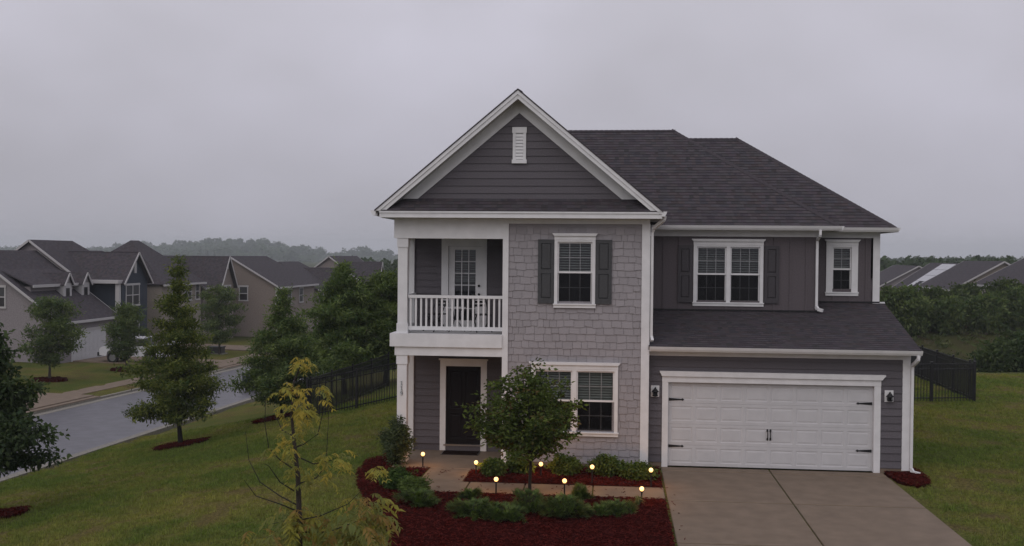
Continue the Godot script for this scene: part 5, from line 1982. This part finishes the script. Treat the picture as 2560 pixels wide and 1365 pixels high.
func far_house(called: String, label: String, fx: float, bk: float, z0: float, z1: float, base: float, eave: float, ridge: float, wm: Material, hip0: float, hip1: float, group := "") -> Node3D:
	# a house whose ridge runs along z; fx and bk are the x of its long walls, z0 its near end
	var t := thing(called, label, "house", Vector3.ZERO, 0, group)
	var xm := (fx + bk) * 0.5
	var zs := [z0, z1]
	bx("wall", t, Vector3(minf(fx, bk), base - 0.4, z1), Vector3(maxf(fx, bk), eave, z0), wm)
	for i in 2:
		if [hip0, hip1][i] < 0.1:
			var g := MB.new()
			g.prism(PackedVector2Array([Vector2(fx, eave), Vector2(bk, eave), Vector2(xm, ridge - 0.12)]), zs[i] - 0.1 + (-0.1 if i == 0 else 0.1), zs[i] + (0.0 if i == 0 else 0.1) - (0.0 if i == 0 else 0.1) + (0.0 if i == 0 else 0.1))
			obj("gable_wall", g.mesh(), wm, t)
	far_roof(t, fx, bk, z0, z1, eave, ridge, hip0, hip1)
	return t

func far_roof(t: Node, fx: float, bk: float, z0: float, z1: float, eave: float, ridge: float, hip0: float, hip1: float) -> void:
	var xm := (fx + bk) * 0.5
	var s := signf(fx - bk)
	var k := (ridge - eave) / absf(fx - xm)
	var o := 0.35
	var ye := eave - o * k
	var f := fx + s * o
	var b := bk - s * o
	var za := z0 + o
	var zb := z1 - o
	var r0 := Vector3(xm, ridge, za - (hip0 + (o if hip0 > 0.1 else 0.0)))
	var r1 := Vector3(xm, ridge, zb + (hip1 + (o if hip1 > 0.1 else 0.0)))
	roof_plane(t, "roof_slope", [Vector3(f, ye, za), Vector3(f, ye, zb), r1, r0], M.roof, false)
	roof_plane(t, "roof_slope", [Vector3(b, ye, zb), Vector3(b, ye, za), r0, r1], M.roof, false)
	for q in [[za, r0, hip0], [zb, r1, hip1]]:
		if q[2] > 0.1:
			roof_plane(t, "roof_slope", [Vector3(f, ye, q[0]), q[1], Vector3(b, ye, q[0])], M.roof, false)
		else:
			for x in [f, b]:
				var m := MB.new()
				var zz: float = q[0] + (0.02 if q[0] == za else -0.02)
				m.bar(Vector3(x, ye - 0.07, zz), Vector3(xm, ridge - 0.07, zz), 0.05, 0.15)
				obj("rake_fascia", m.mesh(), M.far_trim, t)
	var e := MB.new()
	e.box(Vector3(f - 0.03, ye - 0.18, zb), Vector3(f + 0.1, ye - 0.01, za))
	obj("gutter", e.mesh(), M.far_trim, t)

func front_bay(t: Node, x: float, back: float, z0: float, z1: float, base: float, eave: float, ridge: float, wm: Material) -> void:
	# a gabled bay that faces the road (+x)
	var zm := (z0 + z1) * 0.5
	bx("bay_wall", t, Vector3(back, base - 0.3, z1), Vector3(x, eave, z0), wm)
	var g := MB.new()
	g.prism(PackedVector2Array([Vector2(z0, eave), Vector2(z1, eave), Vector2(zm, ridge - 0.1)]), back, x - 0.003)
	for i in g.v.size():
		g.v[i] = Vector3(g.v[i].z, g.v[i].y, g.v[i].x)
	obj("bay_gable", g.mesh(), wm, t)
	var o := 0.3
	var k := (ridge - eave) / absf(z0 - zm)
	var ye := eave - o * k
	for s in [[z0 + o, 1.0], [z1 - o, -1.0]]:
		roof_plane(t, "roof_slope", [Vector3(x + 0.35, ye, s[0]), Vector3(back - 2.0, ye, s[0]), Vector3(back - 2.0, ridge, zm), Vector3(x + 0.35, ridge, zm)], M.roof, false)
		var m := MB.new()
		m.bar(Vector3(x + 0.37, ye - 0.06, s[0]), Vector3(x + 0.37, ridge - 0.06, zm), 0.05, 0.15)
		obj("rake_fascia", m.mesh(), M.far_trim, t)

func build_neighbours() -> void:
	# the pale house straight across: garage wing with a shed dormer, taller body, blue bay
	var W: Array = M.far_wall
	var t := far_house("neighbour_house", "pale mauve house with white garage, twin dormers and dark blue gabled bay", -37.5, -50.0, -42.0, -49.6, -2.7, 0.6, 5.2, W[0], 0.0, 0.0)
	bx("garage_door", t, Vector3(-37.52, -2.55, -48.4), Vector3(-37.44, -0.5, -43.6), M.door_white)
	bx("door_casing", t, Vector3(-37.52, -0.5, -48.55), Vector3(-37.4, -0.3, -43.45), M.far_trim)
	for k in 4:
		for j in 8:
			bx("door_panel", t, Vector3(-37.45, -2.48 + k * 0.51, -48.3 + j * 0.59), Vector3(-37.425, -2.1 + k * 0.51, -47.8 + j * 0.59), M.door_white)
	far_window(t, "z", -42.0, 1.0, -42.4, -41.3, 1.35, 2.65, 1)
	# shed dormer with two small gabled fronts
	bx("dormer_wall", t, Vector3(-43.0, 1.0, -49.55), Vector3(-39.9, 2.7, -42.6), W[0])
	roof_plane(t, "dormer_roof", [Vector3(-39.55, 2.82, -42.3), Vector3(-39.55, 2.82, -49.8), Vector3(-43.6, 4.6, -49.8), Vector3(-43.6, 4.6, -42.3)], M.roof, false)
	bx("dormer_fascia", t, Vector3(-39.56, 2.64, -49.8), Vector3(-39.5, 2.83, -42.3), M.far_trim)
	for z in [-46.4, -48.95]:
		var d := node("dormer", t)
		bx("face", d, Vector3(-40.6, 1.15, z - 0.55), Vector3(-39.3, 2.85, z + 0.55), M.far_trim)
		bx("pane", d, Vector3(-39.31, 1.5, z - 0.24), Vector3(-39.28, 2.5, z + 0.24), M.far_dark)
		bx("sill", d, Vector3(-39.3, 1.38, z - 0.34), Vector3(-39.22, 1.5, z + 0.34), M.far_trim)
		var g := MB.new()
		g.prism(PackedVector2Array([Vector2(z + 0.55, 2.85), Vector2(z - 0.55, 2.85), Vector2(z, 3.5)]), -40.6, -39.31)
		for i in g.v.size():
			g.v[i] = Vector3(g.v[i].z, g.v[i].y, g.v[i].x)
		obj("gable", g.mesh(), W[0], d)
		for s in [-1.0, 1.0]:
			roof_plane(d, "roof_slope", [Vector3(-39.15, 2.72, z + s * 0.7), Vector3(-41.5, 2.72, z + s * 0.7), Vector3(-41.5, 3.62, z), Vector3(-39.15, 3.62, z)], M.roof, false, 0.05)
			var m := MB.new()
			m.bar(Vector3(-39.13, 2.66, z + s * 0.7), Vector3(-39.13, 3.56, z), 0.05, 0.13)
			obj("rake_fascia", m.mesh(), M.far_trim, d)
	# the taller body
	bx("body_wall", t, Vector3(-48.0, -3.0, -60.0), Vector3(-40.4, 3.25, -50.0), W[0])
	var bg := MB.new()
	bg.prism(PackedVector2Array([Vector2(-40.4, 3.25), Vector2(-48.0, 3.25), Vector2(-44.2, 5.9)]), -50.3, -50.0)
	obj("gable_wall", bg.mesh(), W[0], t)
	far_roof(t, -40.4, -48.0, -50.0, -58.5, 3.25, 6.02, 0.0, 2.5)
	far_roof(t, -40.4, -48.0, -54.5, -62.0, 3.25, 5.25, 1.0, 1.0)
	bx("porch_back", t, Vector3(-40.5, -2.9, -51.0), Vector3(-40.3, 2.9, -50.05), M.far_blue)
	bx("porch_column", t, Vector3(-37.75, -2.9, -50.75), Vector3(-37.45, 2.85, -50.45), M.far_trim)
	bx("porch_beam", t, Vector3(-40.4, 2.75, -51.0), Vector3(-37.4, 3.0, -50.2), M.far_trim)
	front_bay(t, -37.5, -44.0, -51.0, -55.3, -2.9, 3.0, 5.15, M.far_blue)
	far_window(t, "x", -37.5, 1.0, -53.9, -51.6, 1.05, 2.55, 2)
	far_window(t, "x", -37.5, 1.0, -53.9, -51.6, -2.0, -0.4, 2)
	bx("gable_vent", t, Vector3(-37.5, 3.5, -53.3), Vector3(-37.42, 4.35, -52.95), M.far_trim)
	# next houses along the road
	t = far_house("neighbour_house", "tan house with the highest hipped roof beyond the blue bay", -38.5, -47.5, -60.2, -68.6, -3.0, 2.7, 6.2, W[1], 3.6, 3.2)
	far_window(t, "x", -38.5, 1.0, -63.2, -62.2, 0.9, 2.3)
	far_window(t, "x", -38.5, 1.0, -66.5, -64.8, 0.9, 2.3, 2)
	far_window(t, "x", -38.5, 1.0, -68.2, -67.3, 0.9, 2.3)
	bx("front_door", t, Vector3(-38.52, -3.0, -65.9), Vector3(-38.44, -0.8, -64.9), M.far_dark)
	bx("garage_door", t, Vector3(-38.52, -3.1, -64.2), Vector3(-38.45, -0.9, -61.2), M.door_white)
	t = far_house("neighbour_house", "brown house with a steep narrow front gable", -38.6, -47.0, -69.4, -75.5, -3.2, 2.1, 4.85, W[3], 0.0, 0.0)
	front_bay(t, -37.4, -43.0, -70.3, -74.0, -3.2, 2.2, 4.85, W[2])
	bx("gable_vent", t, Vector3(-37.4, 3.6, -72.5), Vector3(-37.3, 4.3, -71.8), M.far_trim)
	far_window(t, "x", -37.4, 1.0, -73.2, -71.1, 0.5, 1.9, 2)
	t = far_house("neighbour_house", "tan brick house with one side window facing the round tree", -33.7, -43.4, -76.2, -89.0, -3.5, 2.0, 4.85, W[2], 0.0, 2.0)
	far_window(t, "z", -76.2, 1.0, -37.65, -36.7, 0.45, 1.75)
	bx("corner_board", t, Vector3(-33.85, -3.6, -76.25), Vector3(-33.65, 1.8, -76.1), M.far_trim)
	far_window(t, "x", -33.7, 1.0, -80.8, -79.4, 0.0, 1.4)
	far_window(t, "x", -33.7, 1.0, -84.8, -83.4, 0.0, 1.4)
	t = far_house("neighbour_house", "dark roofed house with a small light gabled bay far down the road", -34.2, -44.0, -91.5, -103.0, -3.9, 1.3, 4.2, W[3], 1.5, 2.5)
	front_bay(t, -33.3, -39.0, -97.0, -100.0, -3.9, 1.3, 3.5, W[0])
	far_window(t, "x", -34.2, 1.0, -94.4, -93.4, -0.5, 0.9)
	t = far_house("neighbour_house", "brown house with twin stepped gables at the road's far end", -32.0, -42.0, -107.0, -121.0, -4.1, 1.1, 4.9, W[3], 0.0, 0.0)
	front_bay(t, -31.0, -37.0, -108.0, -112.0, -4.1, 1.0, 4.2, W[2])
	t = far_house("neighbour_house", "pale roofed house beyond the balcony column", -25.0, -34.0, -132.0, -144.0, -4.5, 0.6, 3.5, W[4], 2.5, 2.5)
	# the row beyond the thicket
	var row := [[-68.6, 2.95, 5.5, "cream gabled house with a wide brown roof, nearest beyond the thicket", 4, 35.0], [-84.5, 2.3, 5.0, "brown roofed house with white rake boards beyond the thicket", 1, 34.2], [-98.5, 1.5, 4.7, "house with solar panels on its brown roof", 4, 34.6], [-113.5, 1.7, 4.3, "grey roofed house farthest along the row beyond the thicket", 0, 34.0]]
	for i in row.size():
		var q: Array = row[i]
		var x: float = q[5]
		var h := far_house("row_house", q[3], x, x + 9.5, q[0], float(q[0]) - 11.5, float(q[1]) - 3.0, q[1], q[2], W[q[4]], 0.0, 0.0)
		far_window(h, "z", q[0], 1.0, x + 4.0, x + 5.2, float(q[1]) - 1.5, float(q[1]) - 0.2)
		if i == 2:
			var k := (float(q[2]) - float(q[1])) / 4.75
			for a in 4:
				for c in 3:
					if a == 0 and c == 1:
						continue
					var zc := float(q[0]) - 1.6 - c * 1.75
					var xa := x + 0.35 + a * 1.02
					var b := MB.new()
					var lift := 0.12
					b.bar(Vector3(xa, float(q[1]) + (xa - x) * k + lift, zc), Vector3(xa + 0.98, float(q[1]) + (xa + 0.98 - x) * k + lift, zc), 1.7, 0.04)
					obj("solar_panel", b.mesh(), M.panel, h)

func _ready() -> void:
	rng.seed = 20
	lump.seed = 3
	lump.frequency = 0.35
	patch.seed = 8
	patch.frequency = 0.22
	patch.fractal_octaves = 4
	setup()
	unit_box = BoxMesh.new()
	make_materials()
	build_ground()
	build_road()
	build_paths()
	build_house()
	build_beds()
	build_neighbours()
	build_fences()
	build_trees()
	build_lights()
	build_balcony_things()
	build_doormat()
	build_vehicles()
	build_grass()
